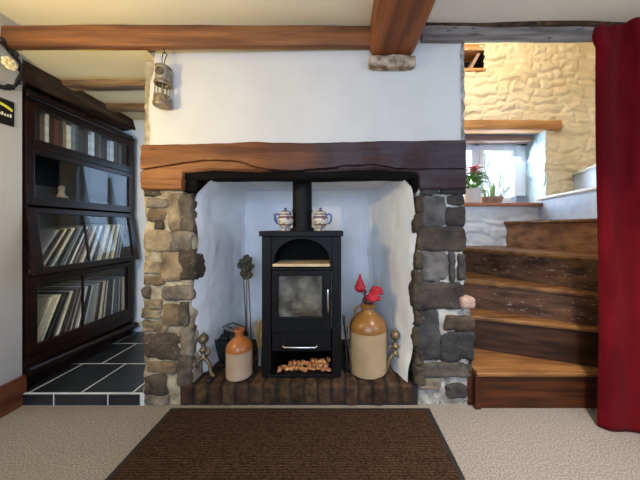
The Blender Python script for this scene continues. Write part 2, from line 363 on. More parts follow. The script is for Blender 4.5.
M['pvc'] = mk('white_window_paint', rgb(228, 234, 242), rgb(238, 242, 248), 0.4)
M['leaf'] = mk('leaf_green', rgb(72, 116, 44), rgb(136, 176, 88), 0.5, scale=(24, 24, 24))
M['shoot'] = mk('pale_green_shoot', rgb(120, 160, 84), rgb(178, 204, 138), 0.5, scale=(24, 24, 24))
M['pink'] = mk('pink_petal', rgb(206, 60, 96), rgb(238, 112, 140), 0.5, scale=(24, 24, 24))
M['white_pot'] = mk('white_ceramic', rgb(232, 226, 220), rgb(242, 238, 234), 0.3)
M['wicker'] = mk('wicker', rgb(150, 114, 92), rgb(196, 160, 134), 0.8, scale=(30, 30, 90), bump=0.6)
M['soil'] = mk('potting_soil', rgb(52, 40, 32), rgb(72, 58, 46), 1.0, scale=(60, 60, 60))
M['grey_box'] = mk('grey_card', rgb(120, 136, 160), rgb(150, 164, 186), 0.6)
M['sign_black'] = mk('sign_black', rgb(18, 18, 17), rgb(26, 26, 24), 0.35)
M['sign_yellow'] = mk('sign_yellow', rgb(214, 206, 60), rgb(232, 226, 96), 0.5)
M['sign_white'] = mk('sign_white', rgb(214, 212, 204), None, 0.5)
M['flower_cream'] = mk('cream_petal', rgb(232, 210, 160), rgb(244, 228, 190), 0.6, scale=(30, 30, 30))
M['tree'] = mk('hazed_bark', rgb(150, 160, 168), rgb(176, 184, 190), 0.9)  # bark paled: outdoor haze and glare put into its colour
M['scuttle'] = mk('black_coal_metal', rgb(16, 16, 17), rgb(30, 29, 29), 0.6, 0.2, scale=(30, 30, 30), bump=0.3)
M['handle_grey'] = mk('grey_worn_wood', rgb(104, 96, 84), rgb(150, 140, 124), 0.6, scale=(40, 40, 10))
M['glass'] = mk_glass('window_glass', (0.97, 0.985, 0.98, 1), 0.0, 1.0)
M['case_glass'] = mk_glass('bookcase_glass', (0.97, 0.98, 0.98, 1), 0.0, 0.8)
M['stove_glass'] = mk_glass('stove_door_glass', (0.90, 0.89, 0.87, 1), 0.02, 1.4)
_nt = M['stove_glass'].node_tree; _o = [n for n in _nt.nodes if n.type == 'OUTPUT_MATERIAL'][0]; _mx = [n for n in _nt.nodes if n.type == 'MIX_SHADER'][0]
_df = _nt.nodes.new('ShaderNodeBsdfDiffuse'); _df.inputs[0].default_value = rgb(150, 144, 132)      # film of ash on the pane
_tc = _nt.nodes.new('ShaderNodeTexCoord'); _nz = _nt.nodes.new('ShaderNodeTexNoise'); _nz.inputs['Scale'].default_value = 14; _nz.inputs['Detail'].default_value = 5
_rp = _nt.nodes.new('ShaderNodeValToRGB'); _rp.color_ramp.elements[0].position = 0.38; _rp.color_ramp.elements[0].color = (0.04, 0.04, 0.04, 1); _rp.color_ramp.elements[1].position = 0.66; _rp.color_ramp.elements[1].color = (0.55, 0.55, 0.55, 1)
_m2 = _nt.nodes.new('ShaderNodeMixShader'); _nt.links.new(_tc.outputs['Object'], _nz.inputs['Vector']); _nt.links.new(_nz.outputs['Fac'], _rp.inputs[0]); _nt.links.new(_rp.outputs[0], _m2.inputs[0])
_nt.links.new(_mx.outputs[0], _m2.inputs[1]); _nt.links.new(_df.outputs[0], _m2.inputs[2]); _nt.links.new(_m2.outputs[0], _o.inputs[0])

# ------------------------------------------------------------------ room shell
HC = 2.14        # ceiling
m = MB(); m.box(-2.3, 2.8, -2.3, 2.45, -0.06, 0.0)
struct(m.build('floor', M['carpet']))
m = MB(); m.grid(60, 50, lambda u, v: (-2.3 + 5.0 * u, -2.3 + 3.728 * v, HC + 0.008 * fbm((u * 5, v * 5, 1), 1.5)))
m.box(-2.3, 2.7, -2.3, 1.43, HC + 0.03, HC + 0.1)
struct(m.build('ceiling', M['ceiling'], smooth='all'))
m = MB()      # wall beside the passage, with its outer corner
m.box(-2.35, -1.79, -2.3, 1.42, 0, HC + 0.03, 0.006)
struct(m.build('wall_left', M['plaster_light'], smooth=True))
m = MB(); m.box(-1.79, -1.772, -2.2, 1.425, 0.0, 0.15, 0.004); m.box(-1.79, -1.776, -2.2, 1.425, 0.15, 0.165, 0.004)
struct(m.build('baseboard_left', M['skirting']))
m = MB()      # rear wall with an assumed wide window opening
m.box(-2.3, -1.6, -2.3, -2.2, 0, HC); m.box(0.9, 2.5, -2.3, -2.2, 0, HC); m.box(-1.6, 0.9, -2.3, -2.2, 0, 0.75); m.box(-1.6, 0.9, -2.3, -2.2, 2.08, HC)
struct(m.build('wall_rear', M['plaster']))
m = MB()      # side wall beyond the curtain, with an assumed window opening
m.box(2.4, 2.5, -2.3, -1.35, 0, HC); m.box(2.4, 2.5, -0.05, 1.6, 0, HC); m.box(2.4, 2.5, -1.35, -0.05, 0, 0.8); m.box(2.4, 2.5, -1.35, -0.05, 2.05, HC)
struct(m.build('wall_right', M['plaster']))

# passage (left of the chimney): back wall with an assumed glazed window, far side, ceiling, raised slate floor
ZS = 0.068
m = MB()
wx0, wx1, wz0, wz1 = -1.70, -1.25, 0.84, 1.62
m.box(-2.3, wx0, 2.25, 2.37, 0, 2.1); m.box(wx1, -0.95, 2.25, 2.37, 0, 2.1); m.box(wx0, wx1, 2.25, 2.37, 0, wz0); m.box(wx0, wx1, 2.25, 2.37, wz1, 2.1)
m.box(-2.3, -2.16, 1.42, 2.3, 0, 2.1)
struct(m.build('wall_passage', M['plaster_blue']))
w2 = MB(); f = 0.035
for a in ((wx0, wx0 + f, wz0, wz1), (wx1 - f, wx1, wz0, wz1), (wx0, wx1, wz0, wz0 + f), (wx0, wx1, wz1 - f, wz1), (-1.525, -1.485, wz0, wz1)):
    w2.box(a[0], a[1], 2.29, 2.34, a[2], a[3], 0.004)
win2 = struct(w2.build('window_2', M['pvc']))
m = MB(); m.box(wx0 + f, -1.525, 2.312, 2.318, wz0 + f, wz1 - f); m.box(-1.485, wx1 - f, 2.312, 2.318, wz0 + f, wz1 - f)
m.build('window_pane', M['glass'], win2)
m = MB(); m.grid(20, 20, lambda u, v: (-2.2 + 1.15 * u, 1.37 + 0.93 * v, 1.972 + 0.004 * fbm((u * 3, v * 3, 4), 1.5)))
m.box(-2.3, -1.0, 1.418, 2.37, 1.99, 2.18)
struct(m.build('ceiling_passage', M['ceiling_lamplit'], smooth='all'))
m = MB(); m.box(-2.16, -1.09, 1.4075, 2.26, -0.02, ZS - 0.0006)
slf = struct(m.build('floor_slate', M['grout']))
m = MB(); m.t = (1, 1, 1, 1)
rows = [(1.418, 1.714, -1.745), (1.723, 2.014, -1.62), (2.023, 2.30, -1.80)]
for y0, y1, xo in rows:
    for k in range(-2, 4):
        x0 = xo + 0.293 * k; x1 = x0 + 0.284
        x0 = max(x0, -2.15); x1 = min(x1, -1.10)
        if x1 - x0 > 0.02: m.box(x0, x1, y0, min(y1, 2.25), ZS - 0.02, ZS + random.uniform(0, 0.0012), 0.0015, 1)
for x0, x1 in ((-1.78, -1.604), (-1.596, -1.299), (-1.291, -1.115)):
    m.box(x0, x1, 1.405, 1.424, 0.002, ZS - 0.004, 0.0015, 1)
m.build('slate_tiles', M['slate'], slf)

# chimney breast: hollow body behind the plaster and stone faces
m = MB()
m.box(-1.09, -0.90, 1.47, 2.3, 0, 2.15); m.box(0.53, 0.70, 1.47, 2.42, 0, 2.6); m.box(-1.09, 0.70, 1.47, 2.3, 1.36, 2.15)
m.box(-0.95, 0.6, 2.06, 2.3, 0, 1.4)
struct(m.build('wall_chimney', M['plaster']))
def breast(u, v):
    z = 1.40 + v * 0.765
    xl = -1.093 + 0.016 * fbm((z * 4, 2.2, 0), 1.6) + (0.035 * max(0, (z - 1.78) / 0.3))
    xr = 0.716 + 0.008 * fbm((z * 6, 7.2, 0), 1.6)
    x = xl + (xr - xl) * u
    e = min(u, 1 - u); edge = 0.035 * max(0, 1 - e / 0.012) ** 2
    return (x, 1.425 + edge + 0.006 * fbm((x, z, 3), 2.2, 4), z)
m = MB(); m.grid(130, 50, breast)
struct(m.build('wall_breast', M['plaster'], smooth='all'))
m = MB()
def rough_edge(xa, xb, y0):
    return lambda u, v: (xa + (xb - xa) * min(1, u * 2) + 0.006 * fbm((u, v * 9, xa), 2.5), y0 + 0.25 * max(0, u * 2 - 1) + 0.012 * fbm((u * .6, v * 7, xa + 3), 3, 4), 1.38 + 0.70 * v)
m.grid(16, 60, rough_edge(-1.02, -1.112, 1.440))
struct(m.build('trim_2', M['mortar_tan'], smooth='all'))
m = MB(); m.grid(16, 60, rough_edge(0.66, 0.728, 1.440))
struct(m.build('trim_4', M['mortar_grey'], smooth='all'))

# fireplace recess lining: rough limewashed render swept round the sides and back
path = [(-0.862, 1.425), (-0.842, 1.47), (-0.815, 1.56), (-0.79, 1.70), (-0.768, 1.85), (-0.750, 1.95), (-0.735, 1.985), (-0.70, 1.998), (-0.5, 2.0), (-0.2, 2.0), (0.1, 2.0),
        (0.20, 1.998), (0.238, 1.985), (0.262, 1.955), (0.30, 1.85), (0.35, 1.70), (0.40, 1.56), (0.445, 1.46), (0.468, 1.425)]
def ppath(u):
    t = u * (len(path) - 1); i = min(int(t), len(path) - 2); f_ = t - i
    a, b = path[i], path[i + 1]
    return a[0] + (b[0] - a[0]) * f_, a[1] + (b[1] - a[1]) * f_
def lerp_tab(tab, z):
    for (z0, a), (z1, b) in zip(tab, tab[1:]):
        if z <= z1: return a + (b - a) * max(0, (z - z0) / (z1 - z0))
    return tab[-1][1]
LEDGE = [(0.10, -0.865), (0.22, -0.850), (0.40, -0.835), (0.50, -0.845), (0.62, -0.822), (0.72, -0.815), (0.82, -0.812), (0.92, -0.798), (1.0, -0.802), (1.08, -0.83), (1.14, -0.825), (1.20, -0.80), (1.25, -0.745), (1.285, -0.70), (1.31, -0.64)]
REDGE = [(0.10, 0.395), (0.25, 0.41), (0.40, 0.432), (0.55, 0.428), (0.66, 0.45), (0.75, 0.443), (0.86, 0.435), (0.97, 0.452), (1.08, 0.447), (1.18, 0.432), (1.24, 0.415), (1.285, 0.37), (1.31, 0.33)]
def lining(u, v):
    z = 0.02 + 1.29 * v
    x, y = ppath(u)
    k = max(0.0, 1 - (y - 1.425) / 0.42)
    if u < 0.5: x += (lerp_tab(LEDGE, z) - (-0.862)) * k ** 1.2
    else: x += (lerp_tab(REDGE, z) - 0.468) * k ** 1.2
    n1 = 0.012 * fbm((x * 1.3, y * 1.3, z), 4.2, 4)
    if 0.42 < u < 0.6: return (x, y + n1 * 0.6, z)
    return (x + n1 * (1 if u < 0.5 else -1), y + n1 * 0.3, z)
m = MB(); m.grid(150, 90, lining)
struct(m.build('wall_fireplace', M['lime'], smooth='all'))
m = MB(); m.grid(30, 16, lambda u, v: (-0.86 + 1.36 * u, 1.50 + 0.52 * v, 1.300 + 0.010 * fbm((u * 3, v, 9), 2.5)))
m.box(-0.9, 0.54, 1.48, 2.06, 1.325, 1.36)
struct(m.build('trim_3', M['lime'], smooth='all'))

# stone piers: mortar body, then every stone proud of it
def px(x, y, Y=1.41):
    return (x - 338) * Y / 250, 1.0 - (y - 228) * Y / 250
def pier(name, x0, x1, z0, z1, mat, xl=None, xr=None):
    m = MB()
    def fn(u, v):
        z = z0 + (z1 - z0) * v
        a = x0 + 0.008 * fbm((z * 5, 1, x0), 1.5) + (xl(z) if xl else 0); b = x1 + 0.012 * fbm((z * 5, 2, x1), 1.5) + (xr(z) if xr else 0)
        # wraps: side - front - side
        s = u * 1.3 - 0.15
        if s < 0: return (a + 0.012 * 0, 1.432 - s * 2.5, z)
        if s > 1: return (b, 1.432 + (s - 1) * 4.5, z)
        x = a + (b - a) * s
        rnd = 0.016 * max(0, 1 - min(s, 1 - s) / 0.06) ** 2
        return (x, 1.4215 + rnd + 0.011 * fbm((x * 2, 4, z * 2), 6.5, 4), z)
    m.grid(64, 110, fn)
    return struct(m.build(name, mat, smooth='all'))
pl = pier('stone_pier', -1.112, -0.822, 0, 1.225, M['mortar_tan'], xr=lambda z: (0.0 if z < 1.19 else -0.06))
pl['label'] = 'rough tan stone pier with wide lime mortar between bookcase and fireplace'; pl['category'] = 'pier'
pr = pier('stone_pier', 0.448, 0.722, 0, 1.225, M['mortar_grey'], xr=lambda z: (0.034 if z < 0.55 else 0.0))
pr['label'] = 'grey slate stone pier between fireplace and stairs'; pr['category'] = 'pier'
def stones(parent, lst, mat, nm):
    nm_right = lst[0][0] < 300      # the pier whose fireplace edge faces right
    m = MB()
    for i, (x0, y0, x1, y1, t) in enumerate(lst):
        if nm_right and x1 >= 186: x1 -= 4
        if not nm_right and x1 < 423 and x0 < 415: x0 += 4; x1 += 4
        a, zt = px(x0, y0); b, zb = px(x1, y1)
        m.t = (*[s2l((q / 255,))[0] for q in t], 1)
        m.rock(((a + b) / 2, 1.4585, (zt + zb) / 2), (b - a) * 1.06, 0.106, (zt - zb) * 1.07, i + len(lst), 9, 6.5, 0.0125, 14)
    return m.build(nm, mat, parent, smooth='all', world=True)
Dk = (132, 126, 122); Br = (176, 158, 138); Tn = (216, 206, 188); Gy = (172, 168, 166); Bk = (110, 100, 92)
stones(pl, [
    (142, 189, 160, 196, Bk), (146, 198, 167, 208, Gy), (148, 209, 166, 221, Br), (153, 219, 163, 229, Bk), (168, 194, 181, 231, Tn), (180, 194, 197, 232, Dk),
    (143, 232, 172, 252, Tn), (168, 231, 195, 252, Gy), (160, 252, 182, 281, (214, 200, 176)), (178, 251, 200, 281, Bk), (143, 262, 161, 274, Tn), (143, 276, 165, 285, Br), (142, 287, 150, 298, Dk),
    (161, 286, 195, 300, Gy), (142, 300, 160, 308, Tn), (162, 305, 181, 326, Br), (178, 303, 192, 326, Dk), (141, 310, 160, 319, Tn), (142, 321, 166, 332, Tn), (143, 335, 181, 360, Bk), (180, 328, 196, 357, Gy),
    (146, 362, 176, 374, Br), (176, 358, 195, 386, Dk), (143, 376, 166, 396, Bk), (143, 397, 168, 405, Gy)], M['stone_tan'], 'stonework')
G1 = (150, 152, 156); G2 = (100, 96, 96); G3 = (108, 110, 116); G4 = (84, 80, 80); Ms = (120, 108, 84)
stones(pr, [
    (421, 188, 440, 195, G3), (441, 188, 465, 194, G4), (421, 196, 446, 225, G1), (448, 195, 465, 205, G2), (447, 207, 466, 226, G4), (419, 227, 466, 251, (112, 102, 94)),
    (421, 253, 448, 281, G1), (449, 252, 456, 281, G3), (457, 254, 466, 280, G2), (414, 283, 464, 310, (98, 88, 84)), (417, 312, 440, 361, G3), (443, 316, 474, 331, (112, 96, 80)), (441, 332, 475, 362, (88, 90, 96)),
    (417, 363, 473, 377, (122, 118, 112)), (446, 385, 466, 398, G2), (420, 378, 442, 390, (170, 164, 150)),
    (412, 196, 421, 212, Ms), (411, 214, 420, 232, Ms), (414, 234, 421, 250, Ms), (411, 252, 420, 270, Ms), (410, 272, 419, 290, Ms), (410, 308, 418, 326, Ms), (410, 328, 418, 346, Ms), (411, 348, 420, 366, Ms), (411, 368, 422, 385, Ms)], M['stone_grey'], 'stonework')
m = MB(); a, zt = px(461, 298, 1.39); b, zb = px(476, 309, 1.39)
m.t = (1, 1, 1, 1); m.rock(((a + b) / 2, 1.43, (zt + zb) / 2), b - a, 0.10, zt - zb, 3, 5, 5, 0.004)
m.build('ledge_block', mk('pinkish_stone', rgb(150, 122, 108), rgb(176, 148, 132), 0.8, scale=(20, 20, 20)), pr, smooth='all', world=True)

# ------------------------------------------------------------------ timbers
def timber(x0, x1, y0, y1, z0, z1, axis, seed, amp=0.008, nl=90, nr=8):
    """a rough-hewn timber: closed ring swept along an axis with wobble"""
    m = MB()
    def ring(k):   # perimeter point of rounded square in -1..1
        a = 2 * PI * k; c, s = math.cos(a), math.sin(a)
        q = (abs(c) ** 7 + abs(s) ** 7) ** (-1 / 7)
        return c * q, s * q
    nn = nr * 4
    rows = []
    for i in range(nl + 1):
        t = i / nl; row = []
        for k in range(nn):
            p, q = ring((k + 0.5) / nn)
            if axis == 'X':
                v = Vector((x0 + (x1 - x0) * t, (y0 + y1) / 2 + p * (y1 - y0) / 2, (z0 + z1) / 2 + q * (z1 - z0) / 2))
            else:
                v = Vector(((x0 + x1) / 2 + p * (x1 - x0) / 2, y0 + (y1 - y0) * t, (z0 + z1) / 2 + q * (z1 - z0) / 2))
            st = Vector((v.x * 2.2, v.y * 9, v.z * 9)) if axis == 'X' else Vector((v.x * 9, v.y * 2.2, v.z * 9))
            d = noise.noise_vector(st + Vector((seed, 0, 0))) * amp + noise.noise_vector(st * 3 + Vector((0, seed, 0))) * amp * 0.4
            row.append(m.bm.verts.new(v + d))
        rows.append(row)
    for A, B in zip(rows, rows[1:]):
        for k in range(nn): m.bm.faces.new((A[k], A[(k + 1) % nn], B[(k + 1) % nn], B[k]))
    m.bm.faces.new(rows[0]); m.bm.faces.new(rows[-1])
    for r in rows: m._tint(r)
    return m
m = timber(-2.1, 0.19, 1.352, 1.392, 2.009, 2.120, 'X', 1, 0.004)
for v in m.bm.verts:
    f_ = (0.19 - v.co.x) / 2.0; v.co.y += 0.026 - 0.053 * f_; v.co.z -= 0.039 * f_
o = m.build('ceiling_beam', M['beam'], smooth=True, loc=(-0.8, 1.37, 2.05))
struct(o, 'long orange brown beam along the top of the chimney wall', 'beam')
o = timber(0.178, 0.428, -2.2, 1.415, 1.966, 2.18, 'Y', 5, 0.008, 120).build('ceiling_beam', M['tie'], smooth=True, loc=(0.3, -0.4, 2.07))
struct(o, 'thick brown ceiling beam running out from the chimney wall overhead', 'beam')
m = MB(); m.rock((0.302, 1.402, 1.926), 0.258, 0.05, 0.064, 4, 9, 9, 0.006, 20)
o = m.build('beam_end_pad', M['tie_end'], o, smooth='all', world=True)
m2_ = timber(0.44, 2.2, 1.384, 1.43, 2.118, 2.17, 'X', 29, 0.010)
o = timber(0.47, 2.2, 1.392, 1.425, 2.052, 2.135, 'X', 9, 0.005).build('ceiling_beam', M['dark_beam'], smooth=True, loc=(1.3, 1.44, 2.1))
m2_.build('shadowed_upper_edge', M['rough_beam'], o, smooth=True, world=True)  # dark strip added for the shadow gap and rough dark top of the beam
struct(o, 'dark grey brown beam over the stair opening above the red curtain', 'beam')
o = timber(-1.955, -1.822, 1.425, 2.26, 1.868, 1.990, 'Y', 12, 0.030, 80).build('ceiling_beam', M['rough_beam'], smooth=True, loc=(-1.9, 1.85, 1.95))
struct(o, 'rough blackened beam running just above the bookcase', 'beam')
o = timber(-1.86, -1.08, 1.64, 1.712, 1.937, 2.02, 'X', 15, 0.008, 40).build('ceiling_beam', M['joist'], smooth=True, loc=(-1.5, 1.76, 2.02))
struct(o, 'exposed passage joist nearest the room, lighter on its face', 'beam')
o = timber(-1.86, -1.08, 1.956, 2.036, 1.937, 2.02, 'X', 18, 0.010, 40).build('ceiling_beam', M['joist'], smooth=True, loc=(-1.5, 2.08, 2.0))
struct(o, 'exposed passage joist deeper in, near the back wall', 'beam')

# fireplace lintel: face heightfield with a long crack and worm holes, notched underside
XL0, XL1 = px(141, 0, 1.39)[0], px(466, 0, 1.39)[0]
TOPT = [(-1.2, 1.462), (-0.75, 1.470), (-0.5, 1.482), (-0.2, 1.474), (0.25, 1.486), (0.75, 1.492)]
BOT = [(-1.2, 1.215), (-0.872, 1.212), (-0.862, 1.308), (-0.7, 1.322), (-0.5, 1.314), (-0.1, 1.314), (0.2, 1.326), (0.42, 1.314), (0.452, 1.296), (0.458, 1.216), (0.8, 1.214)]
CR = [(-1.2, 1.322), (-1.095, 1.3225), (-0.90, 1.352), (-0.745, 1.374), (-0.60, 1.371), (-0.54, 1.365), (-0.434, 1.330), (-0.33, 1.318), (-0.2, 1.320), (-0.044, 1.334), (0.10, 1.346), (0.172, 1.352), (0.234, 1.345), (0.33, 1.328), (0.8, 1.33)]
def lint(u, v):
    x = XL0 + (XL1 - XL0) * u
    zt = lerp_tab(TOPT, x) + 0.004 * fbm((x * 3, 1, 2), 2); zb = lerp_tab(BOT, x) + 0.004 * fbm((x * 4, 5, 2), 2)
    # v : 0..0.12 underside, 0.12..0.9 face, then top
    if v < 0.14:
        return (x, 1.60 - (v / 0.14) * 0.205, zb + 0.012 * (1 - v / 0.14))
    if v > 0.93:
        return (x, 1.395 + (v - 0.93) / 0.07 * 0.08, zt)
    t = (v - 0.14) / 0.79
    z = max(zb, 1.206 + (zt - 1.206) * t)
    y = 1.388 + 0.014 * max(0, 1 - min(zt - z, z - zb) / 0.016) ** 2 + 0.006 * fbm((x * 0.8, 3, z * 4), 3.0, 4) + 0.004 * fbm((x * 2, 1, z * 22), 2.0, 3)
    c = abs(z - lerp_tab(CR, x) - 0.004 * fbm((x * 5, 0, 0), 2)); wd = 0.0045 if x < 0.3 else 0.002
    if c < wd: y += 0.02
    return (x, y, z)
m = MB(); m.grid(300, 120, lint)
shade_bar = timber(-0.885, 0.462, 1.412, 1.50, 1.275, 1.36, 'X', 31, 0.012, 80)  # black bar added for the soot and shade under the lintel
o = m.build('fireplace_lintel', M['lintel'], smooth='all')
shade_bar.box(-0.885, -0.805, 1.425, 1.50, 1.205, 1.30, 0.01); shade_bar.box(0.425, 0.462, 1.425, 1.50, 1.205, 1.30, 0.01)
shade_bar.build('soot_shade_bar', mk('soot_and_shade_black', rgb(12, 10, 9), rgb(24, 20, 18), 0.9, scale=(3, 24, 24), spec=0.1, bump=0.5), o, smooth=True)['label'] = 'black bar standing for soot and shade under the lintel'
o.data.set_sharp_from_angle(angle=R(60))
tag(o, 'massive old oak lintel over the fireplace, orange at one end, dark grey at the other', 'lintel', kind='thing')

# ------------------------------------------------------------------ brick hearth
hr = thing('brick_hearth', 'low hearth of worn brown bricks on edge under the black stove', 'hearth', (-0.2, 1.5, 0))
m = MB(); m.box(-0.89, 0.45, 1.412, 2.0, 0.0, 0.108)
m.build('mortar_bed', M['hearth_mortar'], hr, world=True)
m = MB(); nb = 17; bw = (0.425 + 0.888) / nb
for k in range(nb):
    x0 = -0.888 + bw * k
    t = random.uniform(0.50, 0.95); m.t = (t, t * random.uniform(0.82, 0.98), t * random.uniform(0.72, 0.92), 1)
    dz = random.uniform(-0.004, 0.003); dy = random.uniform(-0.004, 0.004)
    m.box(x0 + 0.005, x0 + bw - 0.005, 1.400 + dy, 1.60, 0.004, 0.118 + dz, 0.017, 3)
for j in range(2):
    for k in range(nb):
        x0 = -0.888 + bw * k
        t = random.uniform(0.5, 0.85); m.t = (t, t * 0.9, t * 0.8, 1)
        m.box(x0 + 0.005, x0 + bw - 0.005, 1.606 + j * 0.2, 1.80 + j * 0.2, 0.02, 0.116, 0.008, 2)
for v in m.bm.verts: v.co += noise.noise_vector(v.co * 18) * 0.004
m.build('bricks', M['brick'], hr, smooth=True, world=True)
HZ = 0.120

# ------------------------------------------------------------------ stove
YF = 1.467
st = thing('wood_stove', 'tall black wood burning stove with arched niche and flue on the brick hearth', 'stove', (-0.2145, YF + 0.18, HZ))
D = 0.36
def sb(name, mat, parent=st, smooth=True):
    pass
m = MB()
m.box(-0.448, -0.394, YF, YF + D, HZ, 0.952, 0.004); m.box(-0.035, 0.019, YF, YF + D, HZ, 0.952, 0.004)
m.box(-0.40, -0.03, YF + D - 0.02, YF + D, HZ, 0.95); m.box(-0.40, -0.03, YF, YF + D, HZ, HZ + 0.018, 0.002)
m.box(-0.40, -0.03, YF + 0.02, YF + D, 0.268, 0.282); m.box(-0.40, -0.03, YF + 0.01, YF + D, 0.752, 0.764)
m.build('body', M['stove'], st, world=True)
m = MB(); m.box(-0.460, 0.031, YF - 0.016, YF + D + 0.01, 0.951, 0.982, 0.004)
m.build('top_plate', M['stove'], st, world=True)
# arch panel
m = MB(); xc, hw, zb, zap = -0.2145, 0.165, 0.790, 0.937
def archp(k, n=24):
    a = PI * k / n; return xc - hw * math.cos(a), zb + (zap - zb) * math.sin(a) ** 0.85
n = 24
fr = []; fo = []
for k in range(n + 1):
    x, z = archp(k); fr.append((x, z)); fo.append((x, 0.951))
for yy, flip in ((YF + 0.012, 0), (YF + 0.030, 1)):
    pass
vs1 = [[m.bm.verts.new((x, y_, z)) for (x, z) in fr] for y_ in (YF + 0.012, YF + 0.055)]
vs2 = [[m.bm.verts.new((x, y_, z)) for (x, z) in fo] for y_ in (YF + 0.012, YF + 0.055)]
for k in range(n):
    m.bm.faces.new((vs1[0][k], vs1[0][k + 1], vs2[0][k + 1], vs2[0][k]))
    m.bm.faces.new((vs1[0][k], vs1[1][k], vs1[1][k + 1], vs1[0][k + 1]))
m.box(-0.394, xc - hw, YF + 0.012, YF + 0.055, 0.764, 0.951); m.box(xc + hw, -0.035, YF + 0.012, YF + 0.055, 0.764, 0.951)
m.build('arch_panel', M['stove'], st, world=True, smooth=True)
m = MB(); m.box(-0.39, -0.04, YF + 0.20, YF + 0.22, 0.764, 0.951)
m.build('niche_back', M['stove_in'], st, world=True)
m = MB(); m.box(-0.384, -0.046, YF - 0.004, YF + 0.19, 0.773, 0.789, 0.003)
m.build('niche_shelf', M['shelf_stone'], st, world=True)['label'] = 'pale tan shelf of the arched niche'
# door
m = MB(); gx0, gx1, gz0, gz1 = -0.350, -0.094, 0.476, 0.720
dx0, dx1, dz0, dz1 = -0.388, -0.041, 0.386, 0.750
m.box(dx0, gx0, YF - 0.006, YF + 0.022, dz0, dz1, 0.004); m.box(gx1, dx1, YF - 0.006, YF + 0.022, dz0, dz1, 0.004)
m.box(gx0 - 0.002, gx1 + 0.002, YF - 0.006, YF + 0.022, dz0, gz0, 0.003); m.box(gx0 - 0.002, gx1 + 0.002, YF - 0.006, YF + 0.022, gz1, dz1, 0.003)
for a in ((gx0 - .010, gx0, gz0 - .01, gz1 + .01), (gx1, gx1 + .010, gz0 - .01, gz1 + .01), (gx0, gx1, gz0 - .010, gz0), (gx0, gx1, gz1, gz1 + .010)):
    m.box(a[0], a[1], YF - 0.012, YF - 0.004, a[2], a[3], 0.002)
door = m.build('door', M['stove'], st, world=True)
m = MB(); m.box(gx0, gx1, YF + 0.008, YF + 0.013, gz0, gz1)
m.build('door_glass', M['stove_glass'], door, world=True)
m = MB(); m.tube([(-0.058, YF - 0.004, 0.505), (-0.058, YF - 0.030, 0.512), (-0.058, YF - 0.034, 0.53), (-0.058, YF - 0.034, 0.62), (-0.058, YF - 0.030, 0.642), (-0.058, YF - 0.004, 0.648)], 0.006, 10)
m.build('door_handle', M['chrome'], door, world=True, smooth=True)['label'] = 'upright chrome handle'
m = MB(); m.tube([(-0.29, YF - 0.001, 0.757), (-0.25, YF - 0.008, 0.752), (-0.18, YF - 0.008, 0.752), (-0.14, YF - 0.001, 0.757)], 0.004, 8)
m.build('air_control', M['stove_in'], st, world=True, smooth=True)
m = MB(); m.box(-0.388, -0.041, YF + 0.004, YF + 0.03, 0.284, 0.380, 0.003)
dr = m.build('ash_drawer', M['stove'], st, world=True)
m = MB(); m.tube([(-0.316, YF + 0.004, 0.322), (-0.316, YF - 0.024, 0.316), (-0.308, YF - 0.028, 0.311), (-0.132, YF - 0.028, 0.311), (-0.124, YF - 0.024, 0.316), (-0.124, YF + 0.004, 0.322)], 0.0062, 10)
m.build('drawer_handle', M['chrome'], dr, world=True, smooth=True)['label'] = 'curved chrome drawer handle'
m = MB(); m.box(-0.39, -0.04, YF + 0.24, YF + 0.25, 0.40, 0.74); m.box(-0.394, -0.385, YF + 0.03, YF + 0.24, 0.40, 0.74); m.box(-0.045, -0.036, YF + 0.03, YF + 0.24, 0.40, 0.74); m.box(-0.39, -0.04, YF + 0.03, YF + 0.24, 0.40, 0.41)
m.build('firebox_lining', M['firebrick'], st, world=True)
m = MB(); m.lathe([(0.0, 0.983), (0.078, 0.983), (0.078, 0.999), (0.063, 1.001), (0.063, 1.30), (0.0, 1.30)], (-0.235, 1.648, 0), 32)
fl = m.build('flue_pipe', M['stove'], st, world=True, smooth=True)
m = MB(); m.lathe([(0.0635, 1.10), (0.0665, 1.102), (0.0665, 1.122), (0.0635, 1.124)], (-0.235, 1.648, 0), 32)
m.build('pipe_joint', M['stove'], fl, world=True, smooth=True)
# log inside the firebox
def wood_log(a, b, r, seed):
    m = MB(); a, b = Vector(a), Vector(b); pts = [a + (b - a) * i / 8 for i in range(9)]
    m.tube(pts, [r * (1 + 0.08 * math.sin(i * 2.3 + seed)) for i in range(9)], 12)
    for v in m.bm.verts: v.co += noise.noise_vector(v.co * 30 + Vector((seed, 0, 0))) * 0.004
    return m
for k, (a, b, r_) in enumerate((((-0.33, YF + 0.12, 0.446), (-0.13, YF + 0.14, 0.446), 0.034), ((-0.30, YF + 0.18, 0.50), (-0.12, YF + 0.10, 0.508), 0.03), )):
    o = wood_log(a, b, r_, k).build('firewood_log', M['bark'], None, smooth='all', loc=(-0.23, YF + 0.13, a[2]))
    tag(o, ('charred log lying lowest behind the stove door glass', 'charred log lying across another behind the stove door glass')[k], 'log')
